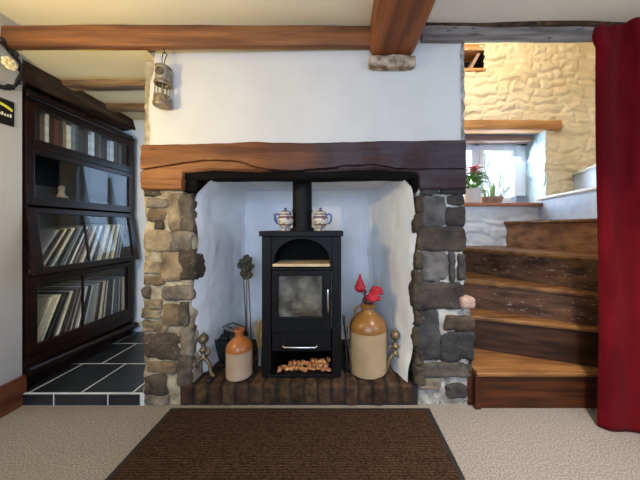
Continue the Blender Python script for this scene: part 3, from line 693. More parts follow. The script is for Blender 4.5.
# split kindling in the open store beneath
protos = []
for k in range(5):
    m = MB(); t = random.uniform(0.7, 1.0); m.t = (t, t * random.uniform(0.78, 0.95), t * random.uniform(0.6, 0.85), 1)
    m.rock((0, 0, 0), 0.023, 0.046, 0.021, k + 40, 3, 4, 0.004, 60)
    o = m.build('kindling_stick', M['log'], None, smooth=True); protos.append(o)
first = set(); zf = HZ + 0.019
rr = random.Random(3)
for lay in range(4):
    for k in range(13):
        x = -0.352 + 0.0245 * k + (0.011 if lay % 2 else 0)
        hmax = 1 + (1 if x > -0.30 else 0) + (1 if x > -0.17 else 0)
        if lay >= hmax or x > -0.05: continue
        p = protos[rr.randrange(5)]
        if p.name not in first: first.add(p.name); o = p
        else: o = p.copy(); C.objects.link(o)
        o.location = (x + rr.uniform(-.001, .001), YF + 0.048 + rr.uniform(-0.016, 0.016) + 0.006 * lay, zf + 0.0115 + 0.0205 * lay)
        o.rotation_euler = (rr.uniform(-0.12, 0.12), rr.uniform(-0.9, 0.9), rr.uniform(-1.3, 1.3))
        tag(o, 'short piece of pale split kindling in the open base of the stove', 'kindling', 'kindling in the stove base')
for p in protos:
    if p.name not in first: bpy.data.objects.remove(p)

# ------------------------------------------------------------------ stove-top pots
def pot(loc, side, label, lidded):
    t = thing('pottery_jug', label, 'jug', loc, 0, 'patterned jugs on the stove')
    m = MB(); m.lathe([(0, 0.0), (0.030, 0.0), (0.033, 0.006), (0.024, 0.016), (0.030, 0.026), (0.046, 0.045), (0.051, 0.066), (0.047, 0.086), (0.038, 0.098), (0.036, 0.106), (0.040, 0.112), (0.036, 0.112), (0.03, 0.10), (0, 0.10)], n=32)
    m.build('pot_body', M['pot'], t, smooth=True)
    m = MB(); m.lathe([(0.038, 0.112), (0.034, 0.120), (0.020, 0.128), (0.008, 0.131), (0.007, 0.136), (0.010, 0.142), (0.006, 0.147), (0, 0.148)], n=24)
    m.build('pot_lid', M['pot'], t, smooth=True)
    m = MB(); m.tube([(side * 0.034, 0, 0.100), (side * 0.058, 0, 0.108), (side * 0.070, 0, 0.092), (side * 0.068, 0, 0.066), (side * 0.056, 0, 0.048), (side * 0.044, 0, 0.043)], [0.006, 0.007, 0.008, 0.007, 0.006, 0.005], 8)
    m.build('pot_handle', M['pot_blue'], t, smooth=True)['label'] = 'blue loop handle'
    if lidded:
        m = MB(); m.tube([(side * 0.048, 0.01, 0.05), (side * 0.066, 0.012, 0.075), (side * 0.078, 0.012, 0.11)], [0.010, 0.008, 0.006], 10); m.build('pot_spout', M['pot_blue'], t, smooth=True)
    return t
pot((-0.336, 1.60, 0.9825), -1, 'small patterned pottery jug with blue spout, left of the flue pipe', True)
pot((-0.112, 1.60, 0.9825), 1, 'small patterned pottery jug with blue handle, right of the flue pipe', False)

# ------------------------------------------------------------------ stoneware flagons
def flagon(name, loc, r, h, m1, m2, label, split, handle_side, parts=1.0):
    t = thing(name, label, 'jug', loc)
    zs = h * split
    m = MB(); m.lathe([(0, 0), (r * 0.94, 0), (r, h * 0.02), (r * 1.0, h * 0.3), (r * 1.0, zs * 0.92), (r * 1.0, zs)], n=40)
    m.build('jug_base', m1, t, smooth=True)['label'] = 'pale glazed lower half'
    m = MB(); m.lathe([(r * 1.0, zs), (r * 1.0, zs + h * 0.03), (r * 0.94, zs + h * 0.10), (r * 0.72, zs + h * 0.18), (r * 0.46, zs + h * 0.235), (r * 0.34, zs + h * 0.265), (r * 0.30, h * 0.93), (r * 0.32, h * 0.945), (r * 0.40, h * 0.955), (r * 0.40, h * 0.99), (r * 0.36, h), (r * 0.24, h), (r * 0.22, h * 0.9), (0, h * 0.88)], n=40)
    m.build('jug_shoulder', m2, t, smooth=True)['label'] = 'brown glazed shoulder and neck'
    s = handle_side
    m = MB(); m.tube([(s * r * 0.30, 0, h * 0.95), (s * r * 0.56, 0, h * 0.955), (s * r * 0.70, 0, h * 0.90), (s * r * 0.70, 0, zs + h * 0.19)], h * 0.018, 10)
    m.build('jug_handle', m2, t, smooth=True)
    return t
flagon('stoneware_flagon', (-0.592, 1.50, HZ), 0.075, 0.275, M['jug_pale'], M['jug_orange'], 'small stoneware flagon with orange brown top at the front of the hearth', 0.57, 0.2)
flagon('stoneware_flagon', (0.186, 1.555, HZ), 0.1145, 0.412, M['jug_cream'], M['jug_tan'], 'large cream and tan stoneware flagon holding red flowers beside the stove', 0.625, -1)

# red flowers in the large flagon
def curve_pts(a, b, c, n=8):
    a, b, c = Vector(a), Vector(b), Vector(c)
    return [a * (1 - t) ** 2 + b * 2 * t * (1 - t) + c * t * t for t in [i / n for i in range(n + 1)]]
top = Vector((0.186, 1.555, HZ + 0.378))
def flower(end, label, kind):
    t = thing('red_flower', label, 'flower', top, 0, 'red flowers in the large flagon')
    e = Vector(end) - top
    m = MB(); m.tube(curve_pts((e.x * 0.05, 0, 0.0), (e.x * 0.3, e.y * .4, e.z * 0.7), e), 0.003, 6)
    m.build('stem', M['dry_brown'], t, smooth=True)
    m = MB()
    if kind == 'bud':
        for k in range(7):
            a = 2 * PI * k / 7
            for lay, (rr_, hh) in enumerate(((0.024, 0.045), (0.016, 0.085))):
                p = [e + Vector((math.cos(a + lay) * rr_ * q, math.sin(a + lay) * rr_ * q, z)) for q, z in ((0.2, -0.012), (0.95, 0.006), (1.0, hh * 0.35), (0.5, hh * 0.7), (0.08, hh * 1.05))]
                m.tube(p, [0.005, 0.013, 0.013, 0.008, 0.002], 6)
        m.ball(e + Vector((0, 0, 0.05)), 0.012, (1, 1, 4.2))
    else:
        for k in range(9):
            a = 2 * PI * k / 9
            for lay, (rr_, up) in enumerate(((0.030, 0.010), (0.020, 0.022))):
                c = e + Vector((math.cos(a + lay * .4) * rr_, math.sin(a + lay * .4) * rr_ * 0.9, up))
                m.ball(c, 0.016, (1.0, 1.0, 0.9 + 0.3 * lay), 2, 0.3, 40)
        m.ball(e + Vector((0, 0, 0.02)), 0.022)
    m.build('petals', M['petal_red'], t, smooth='all')
    return t
flower((0.136, 1.545, 0.618), 'pointed red flower bud in the large flagon', 'bud')
flower((0.238, 1.54, 0.598), 'rounded red flower head in the large flagon', 'round')
flower((0.212, 1.51, 0.566), 'small drooping red flower low over the flagon neck', 'round')
t = thing('dried_seed_spray', 'cluster of dark dried seed heads among the red flowers', 'dried flowers', top)
for k in range(9):
    e = Vector((rr.uniform(-0.035, 0.03), rr.uniform(-0.04, 0.02), rr.uniform(0.035, 0.14)))
    m = MB(); m.tube(curve_pts((0, 0, 0), (e.x * .3, e.y * .3, e.z * .6), e, 5), 0.002, 5); m.ball(e, 0.011, (1, 1, 1.2), 2, 0.4, 60)
    m.build('seed_head', M['dry_brown'], t, smooth='all')

# ------------------------------------------------------------------ fire dogs
def firedog(loc, rz, label, mat):
    t = thing('fire_dog', label, 'fire dog', loc, rz, 'brass fire dogs on the hearth')
    m = MB(); m.lathe([(0, 0.100), (0.010, 0.102), (0.018, 0.112), (0.012, 0.122), (0.009, 0.135), (0.020, 0.148), (0.024, 0.158), (0.016, 0.168), (0.010, 0.180), (0.014, 0.188), (0.009, 0.196), (0, 0.197)], n=20)
    m.build('stem', mat, t, smooth=True)
    m = MB(); m.ball((0, 0, 0.222), 0.030, sub=3); m.lathe([(0.010, 0.25), (0.004, 0.262), (0, 0.264)], n=12)
    m.build('ball_finial', mat, t, smooth=True)
    for s in (-1, 1):
        m = MB(); m.tube([(0, 0, 0.108), (s * 0.022, -0.008, 0.100), (s * 0.040, -0.012, 0.070), (s * 0.044, -0.014, 0.036), (s * 0.056, -0.018, 0.010), (s * 0.068, -0.02, 0.006)], [0.010, 0.011, 0.010, 0.009, 0.010, 0.006], 10)
        m.build('leg', mat, t, smooth=True)
        m = MB(); m.tube([(s * 0.012, -0.004, 0.150), (s * 0.032, -0.006, 0.160), (s * 0.040, -0.008, 0.142), (s * 0.030, -0.006, 0.130)], 0.006, 8)
        m.build('scroll', mat, t, smooth=True)
    m = MB(); m.tube([(0, 0.0, 0.108), (0, 0.06, 0.09), (0, 0.18, 0.088), (0, 0.20, 0.03), (0, 0.205, 0.004)], 0.007, 8)
    m.build('log_bar', M['iron'], t, smooth=True)
    return t
firedog((0.352, 1.535, HZ), -0.15, 'brass ball-topped fire dog beside the large cream flagon', M['brass'])
firedog((-0.800, 1.485, HZ), 0.15, 'brass ball-topped fire dog by the tan stone pier', M['brass'])
# black coal scuttle with an ash shovel
t = thing('coal_scuttle', 'black coal scuttle in shadow behind the small flagon', 'coal scuttle', (-0.715, 1.68, HZ))
m = MB(); m.lathe([(0, 0), (0.070, 0), (0.078, 0.01), (0.088, 0.06), (0.100, 0.12), (0.106, 0.16), (0.102, 0.162), (0.094, 0.12), (0, 0.09)], n=30)
m.build('bucket', M['scuttle'], t, smooth=True)
m = MB()
for k in range(26): m.rock((rr.uniform(-.06, .06), rr.uniform(-.06, .06), 0.13 + rr.uniform(0, .045)), 0.05, 0.05, 0.045, k, 2, 3, 0.006, 40)
m.build('coal', M['scuttle'], t)['kind'] = 'stuff'
m = MB(); m.tube([(-0.104, 0, 0.15), (-0.09, 0.02, 0.20), (0, 0.03, 0.232), (0.09, 0.02, 0.20), (0.104, 0, 0.15)], 0.004, 8)
m.build('bail_handle', M['iron'], t, smooth=True)
t = thing('ash_shovel', 'small shovel with a grey handle leaning out of the coal scuttle', 'shovel', (-0.70, 1.68, HZ + 0.16))
m = MB(); m.tube([(0.015, -0.02, 0.03), (-0.015, -0.05, 0.06), (-0.035, -0.07, 0.082)], [0.007, 0.011, 0.010], 10); m.build('handle', M['handle_grey'], t, smooth=True)
m = MB(); m.box(0.0, 0.07, -0.05, 0.05, 0.018, 0.024, 0.002, rot=Matrix.Rotation(0.5, 3, 'Y')); m.build('blade', M['scuttle'], t)
# tall dried seed-head stems
for k, (bx, by, tx, ty, tz, lab) in enumerate(((-0.625, 1.72, -0.672, 1.76, 0.75, 'tall dried flower with olive seed head, nearest the stone pier of three'), (-0.60, 1.74, -0.632, 1.75, 0.72, 'tall dried flower with olive seed head, nearest the stove of three'), (-0.64, 1.755, -0.650, 1.775, 0.785, 'tallest of the three dried flowers with olive seed heads'))):
    t = thing('dried_flower', lab, 'dried flower', (bx, by, HZ), 0, 'dried stems in the fireplace')
    e = Vector((tx - bx, ty - by, tz - HZ))
    m = MB(); m.tube(curve_pts((0, 0, 0.0), (e.x * .4, e.y * .5, e.z * .5), e), 0.0045, 7); m.build('stem', M['dry_stem'], t, smooth=True)
    m = MB()
    for q in range(14):
        m.ball(e + Vector((rr.uniform(-.030, .030), rr.uniform(-.02, .02), rr.uniform(-.085, .03))), 0.017, (1, 1, 1.1), 2, 0.5, 60)
    m.build('seed_head', M['dry_olive'], t)
# straw hearth brush, pokers
t = thing('hearth_brush', 'straw hearth brush leaning against the side of the stove', 'brush', (-0.50, 1.60, HZ))
m = MB()
for k in range(70):
    a = rr.uniform(-1, 1); q = rr.uniform(-1, 1)
    m.tube([(0.0 + a * 0.008, q * 0.01, 0.11), (0.004 + a * 0.030, q * 0.02, 0.20), (0.018 + a * 0.060, q * 0.03, 0.285)], [0.0022, 0.0022, 0.001], 4)
m.build('bristles', M['straw'], t)
m = MB(); m.tube([(0, 0, 0.0), (0, 0, 0.06), (0, 0, 0.125)], [0.009, 0.011, 0.013], 10); m.build('handle', M['handle_grey'], t, smooth=True)
for k, (x0, x1, y, h) in enumerate(((0.085, 0.052, 1.50, 0.27), (0.060, 0.040, 1.575, 0.31))):
    t = thing('poker', ('short steel poker leaning by the large flagon, nearer the room', 'steel poker leaning behind another at the stove side')[k], 'poker', (x0, y, HZ), 0, 'pokers at the stove side')
    m = MB(); m.tube([(0, -0.03, 0.004), (0, 0, 0.004), ((x1 - x0) * 0.5, 0.03, h * 0.55), (x1 - x0, 0.05, h * 0.82)], 0.006, 8); m.build('shaft', M['poker'], t, smooth=True)
    m = MB(); m.tube([(x1 - x0, 0.05, h * 0.80), ((x1 - x0) * 1.05, 0.055, h * 0.92), ((x1 - x0) * 1.08, 0.06, h)], [0.008, 0.011, 0.008], 10); m.build('handle', M['poker'], t, smooth=True)
m = MB(); m.rock((0, 0, 0.010), 0.035, 0.035, 0.02, 5, 4, 2.5, 0.003, 40)
tag(m.build('pebble', M['scuttle'], None, smooth='all', loc=None), 'small dark pebble on the front bricks of the hearth', 'pebble').location = (-0.742, 1.435, 0.119)

# ------------------------------------------------------------------ door mat
t = thing('door_mat', 'large brown ribbed mat with black border on the carpet', 'mat', (-0.208, 0.60, 0))
m = MB(); m.box(-0.69, 0.69, -0.75, 0.765, 0.003, 0.011, 0.002); m.build('pile', M['mat'], t)
m = MB()
for a in ((-0.712, -0.685, -0.775, 0.778), (0.685, 0.712, -0.775, 0.778), (-0.69, 0.69, -0.775, -0.745), (-0.69, 0.69, 0.752, 0.778)):
    m.box(a[0], a[1], a[2], a[3], 0.0005, 0.008, 0.002)
m.build('border', M['mat_border'], t)['label'] = 'black rubber border'

# ------------------------------------------------------------------ stairs
Lp = {1: (0.765, 1.392), 2: (0.765, 1.695), 3: (0.765, 1.933), 4: (0.94, 2.41), 5: (1.606, 2.41), 6: (1.93, 2.41), 7: (2.27, 2.41), 8: (2.62, 2.41)}
Rp = {1: (1.62, 1.392), 2: (1.62, 1.400), 3: (1.58, 1.402), 4: (1.56, 1.405), 5: (1.705, 1.43), 6: (1.745, 1.43), 7: (1.86, 1.43), 8: (2.02, 1.43)}
ZT = {0: 0.0, 1: 0.207, 2: 0.428, 3: 0.625, 4: 0.830, 5: 1.062, 6: 1.290, 7: 1.522}
stair = thing('staircase', 'worn wooden winder stairs rising from the carpet behind the red curtain', 'stairs', (1.2, 1.5, 0))
rm = {1: 'riser', 2: 'riser_dark', 3: 'riser_worn', 4: 'riser_worn', 5: 'riser_brown', 6: 'painted_step', 7: 'painted_step'}
tm = {1: 'tread', 2: 'tread', 3: 'tread', 4: 'tread', 5: 'tread', 6: 'painted_tread', 7: 'painted_tread'}
for k in range(1, 8):
    a = Vector((*Lp[k], 0)); b = Vector((*Rp[k], 0)); d = (b - a).normalized(); nrm = Vector((d.y, -d.x, 0))   # towards the climber
    z1 = ZT[k]; z0 = ZT[k - 1]
    m = MB()
    m.prism([tuple((a + nrm * 0.004)[:2]), tuple((b + nrm * 0.004)[:2]), tuple((b - nrm * 0.02)[:2]), tuple((a - nrm * 0.02)[:2])], max(0, z0 - 0.02), z1 - 0.026)
    m.build('riser', M[rm[k]], stair, world=True)
    c = Vector((*Lp[k + 1], 0)); e = Vector((*Rp[k + 1], 0))
    poly = [tuple((a + nrm * 0.022)[:2]), tuple((b + nrm * 0.022)[:2])]
    if (e - b).length > 0.012: poly.append(tuple(e[:2]))
    poly.append(tuple(c[:2]))
    if k == 3: poly.insert(-1, (0.94, 2.41)); poly[-1] = (0.765, 2.41)
    m = MB()
    # nosing thickness with rounded front edge, then body
    m.prism(poly, z1 - 0.028, z1)
    es = [e_ for e_ in m.bm.edges if all((Vector((v.co.x, v.co.y, 0)) - a - nrm * 0.022).cross(d).length < 1e-4 for v in e_.verts) and abs(e_.verts[0].co.z - e_.verts[1].co.z) < 1e-5]
    if es: bmesh.ops.bevel(m.bm, geom=es, offset=0.009, segments=3, affect='EDGES')
    m.build('tread', M[tm[k]], stair, world=True)
m = MB(); m.box(0.735, 0.7645, 1.41, 2.40, 0.0, 0.195); m.build('outer_string', M['riser'], stair, world=True)
m = MB(); m.box(0.757, 0.790, 1.376, 1.392, 0.0, 0.178, 0.003); m.build('corner_post', M['riser'], stair, world=True)
# wall under/behind outer string: stair wall with window opening and niche
WY = 2.40
ox0, ox1, oz0, oz1 = 0.92, 1.97, 1.235, 1.925
nx0, nx1, nz0, nz1 = 1.05, 1.395, 2.52, 2.70
rowz = [0.0]
r5 = random.Random(11)
while rowz[-1] < 3.3: rowz.append(rowz[-1] + r5.uniform(0.07, 0.135))
rowx = []
for _ in rowz:
    xs = [0.3 + r5.uniform(0, 0.2)]
    while xs[-1] < 3.2: xs.append(xs[-1] + r5.uniform(0.12, 0.30))
    rowx.append(xs)
def relief(x, z):
    q = noise.noise_vector(Vector((x * 3, z * 3, 1.7))) * 0.07 + noise.noise_vector(Vector((x * 11, z * 11, 4.7))) * 0.034
    X = x + q.x; Z = z + q.y
    i = 0
    while i < len(rowz) - 2 and rowz[i + 1] < Z: i += 1
    xs = rowx[i]; j = 0
    while j < len(xs) - 2 and xs[j + 1] < X: j += 1
    d = min(X - xs[j] if X > xs[j] else 9, xs[j + 1] - X, Z - rowz[i], rowz[i + 1] - Z)
    h = min(1, max(0, d) / 0.026); h = h * h * (3 - 2 * h)
    hh = r5_h(i, j)
    return 0.026 * h * hh + 0.014 * fbm((x, z, 2), 6, 4) + 0.016 * abs(noise.noise(Vector((x * 15, z * 22, 8))))
def r5_h(i, j):
    return 0.35 + 0.65 * abs(noise.noise(Vector((i * 1.73 + 0.3, j * 2.31 + 0.7, 0.5)))) * 1.6
def wall_face(y, x0, x1, z0, z1, amp=1.0):
    return lambda u, v: (x0 + (x1 - x0) * u, y - amp * relief(x0 + (x1 - x0) * u, z0 + (z1 - z0) * v), z0 + (z1 - z0) * v)
def inhole(u, v):
    x = 0.7 + 2.1 * u; z = oz0 - 0.04 + (3.05 - oz0 + 0.04) * v
    return (ox0 < x < ox1 and z < oz1) or (nx0 < x < nx1 and nz0 < z < nz1)
m = MB(); m.grid(230, 200, wall_face(WY, 0.7, 2.8, oz0 - 0.04, 3.05), skip=inhole)
struct(m.build('wall_stair', M['cream'], smooth='all'))
m = MB(); m.grid(110, 70, wall_face(WY - 0.005, 0.7, 2.03, 0.3, oz0 - 0.02, 0.8))
struct(m.build('wall_stair_base', M['white_stone'], smooth='all'))
m = MB(); m.grid(40, 60, lambda u, v: (2.8, 1.3 + 1.2 * u, 3.05 * v)); m.grid(40, 10, lambda u, v: (0.6 + 2.3 * u, 1.3 + 1.2 * v, 3.05))
m.grid(30, 20, lambda u, v: (0.6 + 2.3 * u, 1.44, 2.14 + 0.95 * v)); m.grid(10, 20, lambda u, v: (0.745, 1.45 + 1.0 * u, 2.14 + 0.95 * v))
m.box(0.7, 2.8, 2.75, 2.8, 0, oz0); m.box(0.7, ox0, 2.42, 2.8, 0, 3.1); m.box(2.06, 2.85, 2.42, 2.8, 0, 3.1); m.box(0.7, 2.85, 2.62, 2.8, 1.95, 3.1)
struct(m.build('wall_stair_far', M['cream']))
# reveal of the window: lumpy bluish-white render
def reveal(u, v):
    z = oz0 + (oz1 + 0.02 - oz0) * v; y = WY - 0.03 + 0.30 * u
    return (ox1 + 0.028 * (1 - u) * fbm((z * 3, 3, 0.5), 2.2) + 0.012 * fbm((y * 2, 1, z * 2), 7) + 0.02 * u, y, z)
m = MB(); m.grid(24, 50, reveal); m.grid(10, 10, lambda u, v: (ox0 + (ox1 + 0.08 - ox0) * u, WY + 0.0 + 0.30 * v, oz1 + 0.012))
struct(m.build('window_reveal', M['reveal'], smooth='all'))
m = MB(); m.box(0.80, 2.035, WY - 0.07, 2.64, 1.205, 1.238, 0.006)
struct(m.build('window_sill', M['sill'], smooth=True))
o = timber(0.85, 2.10, WY - 0.055, WY + 0.06, 1.925, 2.018, 'X', 22, 0.006, 50).build('window_lintel', M['win_lintel'], smooth=True, loc=(1.5, 2.4, 1.97))
struct(o, 'honey brown timber over the stair window', 'beam')
m = MB(); m.box(0.85, 1.955, 2.50, 2.60, 1.872, 1.932, 0.006); struct(m.build('window_lintel', M['win_lintel_old'], smooth=True), 'second dull brown timber inside the window reveal', 'beam')
# window frame
Yw = 2.63
m = MB()
fx0, fx1, fz0, fz1 = 0.95, 1.985, 1.238, 1.915
for a in ((fx0, fx0 + .06, fz0, fz1), (fx1 - .07, fx1, fz0, fz1), (fx0, fx1, fz0, fz0 + .045), (fx0, fx1, fz1 - .055, fz1), (1.435, 1.485, fz0, fz1)):
    m.box(a[0], a[1], Yw, Yw + 0.07, a[2], a[3], 0.005)
for a in ((1.485, 1.530, fz0 + .045, fz1 - .055), (1.845, 1.915, fz0 + .045, fz1 - .055), (1.53, 1.845, fz0 + .045, fz0 + .085), (1.53, 1.845, fz1 - .105, fz1 - .055),
          (1.01, 1.05, fz0 + .045, fz1 - .055), (1.40, 1.435, fz0 + .045, fz1 - .055), (1.05, 1.40, fz0 + .045, fz0 + .085), (1.05, 1.40, fz1 - .105, fz1 - .055)):
    m.box(a[0], a[1], Yw - 0.012, Yw + 0.05, a[2], a[3], 0.005)
win1 = struct(m.build('window_1', M['pvc'], smooth=True))
m = MB(); m.box(1.53, 1.845, Yw + 0.018, Yw + 0.024, fz0 + .085, fz1 - .105); m.box(1.05, 1.40, Yw + 0.018, Yw + 0.024, fz0 + .085, fz1 - .105)
m.build('window_pane', M['glass'], win1)
# niche high in the stair wall
m = MB(); m.box(nx0, nx1 + 0.01, WY - 0.02, 2.56, nz1, nz1 + 0.055, 0.006); m.box(nx0, nx1 + 0.01, WY - 0.03, 2.56, nz0 - 0.03, nz0, 0.006)
nic = struct(m.build('wall_niche', M['win_lintel'], smooth=True))
m = MB(); m.box(nx0, nx1, 2.56, 2.58, nz0, nz1); m.box(nx1, nx1 + 0.02, 2.40, 2.56, nz0, nz1); m.build('niche_lining', M['mahogany_dark'], nic)
m = MB(); m.box(-0.012, 0.012, -0.07, 0.07, 0, 0.165, 0.003, rot=Matrix.Rotation(0.5, 3, 'Y'), about=(0, 0, 0))
o = m.build('book', M['wicker'], None); o.location = (1.27, 2.46, nz0 + 0.006); tag(o, 'tan book leaning in the small niche high on the cream wall', 'book')

# ------------------------------------------------------------------ window sill things
SZ = 1.238
def potted(loc):
    t = thing('potted_plant', 'pink flowering plant in a white pot on the window sill', 'potted plant', loc)
    m = MB(); m.lathe([(0, 0), (0.056, 0), (0.062, 0.01), (0.082, 0.12), (0.088, 0.135), (0.082, 0.137), (0.074, 0.12), (0, 0.115)], n=28); p = m.build('pot', M['white_pot'], t, smooth=True)
    m = MB(); r6 = random.Random(4)
    def leaf(m, c, d, L, w_):
        d = Vector(d).normalized(); s = d.cross(Vector((0, 0, 1))).normalized() if abs(d.z) < .95 else Vector((1, 0, 0)); nn = s.cross(d)
        prof = [(0, 0.1), (0.3, 0.8), (0.55, 1.0), (0.8, 0.6), (1.0, 0.02)]
        rows = []
        for q, ww in prof:
            ctr = Vector(c) + d * L * q - Vector((0, 0, 1)) * L * 0.35 * q * q
            rows.append([m.bm.verts.new(ctr + s * w_ * ww * k + nn * (0.12 * w_ * abs(k))) for k in (-1, 0, 1)])
        for A, B in zip(rows, rows[1:]):
            for k in (0, 1): m.bm.faces.new((A[k], A[k + 1], B[k + 1], B[k]))
        for r_ in rows: m._tint(r_)
    for k in range(80):
        a = r6.uniform(0, 2 * PI); el = r6.uniform(-0.1, 1.2); z = r6.uniform(0.12, 0.28)
        leaf(m, (0.03 * math.cos(a), 0.03 * math.sin(a), z), (math.cos(a) * math.cos(el), math.sin(a) * math.cos(el), math.sin(el)), r6.uniform(0.08, 0.13), r6.uniform(0.022, 0.034))
    m.build('leaves', M['leaf'], t, smooth='all')
    m = MB()
    for k in range(44):
        a = r6.uniform(0, 2 * PI); r_ = r6.uniform(0.0, 0.07)
        leaf(m, (r_ * math.cos(a), r_ * math.sin(a), 0.31 + r6.uniform(-0.03, 0.05)), (math.cos(a), math.sin(a), r6.uniform(0.2, 1.0)), r6.uniform(0.045, 0.065), 0.022)
    m.build('flowers', M['pink'], t, smooth='all')
potted((1.30, 2.42, SZ))
t = thing('bulb_basket', 'wicker basket of green bulb shoots in the middle of the window sill', 'basket', (1.495, 2.43, SZ))
m = MB(); m.lathe([(0, 0.0), (0.07, 0.0), (0.085, 0.015), (0.098, 0.055), (0.102, 0.060), (0.094, 0.060), (0.086, 0.045), (0, 0.042)], n=36)
for v in m.bm.verts:
    if v.co.length > 0.05: v.co.x *= 1 + 0.03 * math.sin(v.co.z * 400); v.co.y *= 1 + 0.03 * math.sin(v.co.z * 400)
m.build('basket_body', M['wicker'], t, smooth='all')
m = MB(); m.lathe([(0, 0.050), (0.086, 0.049), (0.088, 0.046)], n=24); m.build('soil', M['soil'], t)
m = MB(); r6 = random.Random(9)
for k in range(26):
    a = r6.uniform(0, 2 * PI); q = r6.uniform(0, 0.07); b_ = Vector((q * math.cos(a), q * math.sin(a), 0.048)); h = r6.uniform(0.08, 0.17)
    m.tube([b_, b_ + Vector((q * .2 * math.cos(a), q * .2 * math.sin(a), h * .6)), b_ + Vector((q * .6 * math.cos(a), q * .6 * math.sin(a), h))], [0.006, 0.006, 0.002], 5)
m.build('shoots', M['shoot'], t, smooth='all')
t = thing('small_box', 'small grey box at the reveal end of the window sill', 'box', (1.762, 2.43, SZ))
m = MB(); m.box(-0.055, 0.055, -0.04, 0.04, 0, 0.055, 0.003); m.build('box_base', M['grey_box'], t)
m = MB(); m.box(-0.058, 0.058, -0.043, 0.043, 0.055, 0.072, 0.003); m.box(0.045, 0.058, -0.02, 0.0, 0.072, 0.1, 0.002); m.build('box_lid', M['grey_box'], t)
# tree outside
t = thing('bare_tree', 'bare branched tree outside the stair window', 'tree', (3.2, 5.0, -0.5))
m = MB(); m.tube([(0, 0, 0), (0.02, 0, 1.0), (-0.02, 0, 2.0)], [0.09, 0.07, 0.05], 8); m.build('trunk', M['tree'], t, smooth=True)
m = MB(); r8 = random.Random(21)
def branch(p, d, L, r_, dep):
    pts = [p]; q = p.copy(); dd = d.copy()
    for i in range(4):
        dd = (dd + Vector((r8.uniform(-.25, .25), r8.uniform(-.2, .2), r8.uniform(-.1, .22)))).normalized(); q = q + dd * L / 4; pts.append(q.copy())
    m.tube(pts, [r_ * (1 - 0.13 * i) for i in range(5)], 5)
    if dep:
        for i in range(3): branch(pts[2 + i % 3].copy(), (dd + Vector((r8.uniform(-.9, .9), r8.uniform(-.6, .6), r8.uniform(-.2, .7)))).normalized(), L * 0.68, r_ * 0.55, dep - 1)
for k in range(9):
    a = k * 0.7; branch(Vector((0, 0, 1.3 + 0.1 * k)), Vector((math.cos(a), math.sin(a) * .4, 0.7)).normalized(), 0.8, 0.02, 3)
m.build('branches', M['tree'], t)

# ------------------------------------------------------------------ red curtain
cu = thing('red_curtain', 'long dark red velvet curtain drawn back beside the stairs', 'curtain', (1.6, 1.25, 0))
def curt(u, v):
    s = u * 0.62
    z = 0.004 + (2.010 + 0.006 * math.sin(s * 60)) * v
    cx, cy = 1.322 + s * 0.86, 1.285 - s * 0.50
    g = 0.30 + 0.70 * max(0, (z - 0.9) / 1.2)
    fold = math.sin(s * 42 + 0.6 * math.sin(z * 1.3)) * 0.024 * g + math.sin(s * 17 + 1 + z * 0.4) * 0.03
    head = max(0, (z - 1.90) / 0.11)
    x = cx + 0.008 * math.sin(z * 3) * (1 - u) - 0.014 * math.sin(min(1, head) * PI) * (1 - u) ** 6 + 0.02 * (z / 2.0) * (1 - u) * -0.3
    if head > 0: fold = fold * (1 - 0.6 * min(1, head)) + 0.010 * math.sin(s * 95) * min(1, head)
    return (x - fold * 0.50, cy - fold * 0.86, z)
m = MB(); m.grid(200, 90, curt)
o = m.build('fabric', M['velvet'], cu, smooth='all', world=True)
md = o.modifiers.new('thick', 'SOLIDIFY'); md.thickness = 0.006
m = MB(); m.tube([(1.39, 1.30, 1.975), (2.2, 0.83, 1.975)], 0.010, 10); m.build('curtain_pole', M['iron'], cu, smooth=True, world=True)

# ------------------------------------------------------------------ bookcase
BX0, BX1, BY0, BY1 = -2.14, -1.80, 1.432, 2.185
bc = thing('glazed_bookcase', 'tall dark mahogany glass fronted bookcase on the slate floor', 'bookcase', (-1.97, 1.81, ZS))
m = MB()
m.box(BX0, BX1, BY0, BY0 + 0.022, ZS, 1.80, 0.002); m.box(BX0, BX1, BY1 - 0.022, BY1, ZS, 1.80, 0.002)
m.build('side_panels', M['mahogany'], bc, world=True)
m = MB(); m.box(BX0, BX0 + 0.012, BY0, BY1, ZS, 1.80); m.build('back_panel', M['mahogany_dark'], bc, world=True)
m = MB(); m.box(BX0, BX1 + 0.012, BY0, BY1, 1.775, 1.80, 0.004); m.box(BX1 - 0.02, BX1 + 0.022, BY0, BY1, 1.755, 1.785, 0.008, 3)
m.build('cornice', M['mahogany'], bc, world=True)
for z in (1.535, 1.20, 0.722, 0.272):
    m = MB(); m.box(BX0 + 0.012, BX1 - 0.015, BY0 + 0.02, BY1 - 0.02, z - 0.018, z, 0.002); m.build('shelf', M['mahogany_dark'], bc, world=True)
m = MB(); m.box(BX1 - 0.05, BX1 - 0.02, BY0, BY1, ZS, 0.19); m.box(BX1 - 0.03, BX1 + 0.004, BY0, BY1, 0.19, 0.245, 0.004)
m.build('plinth', M['mahogany'], bc, world=True)
m = MB(); m.tube([(BX1 + 0.022, BY0 - 0.004, 0.172), (BX1 + 0.022, BY1 + 0.01, 0.150)], 0.026, 18); m.build('base_moulding', M['mahogany'], bc, world=True, smooth=True)
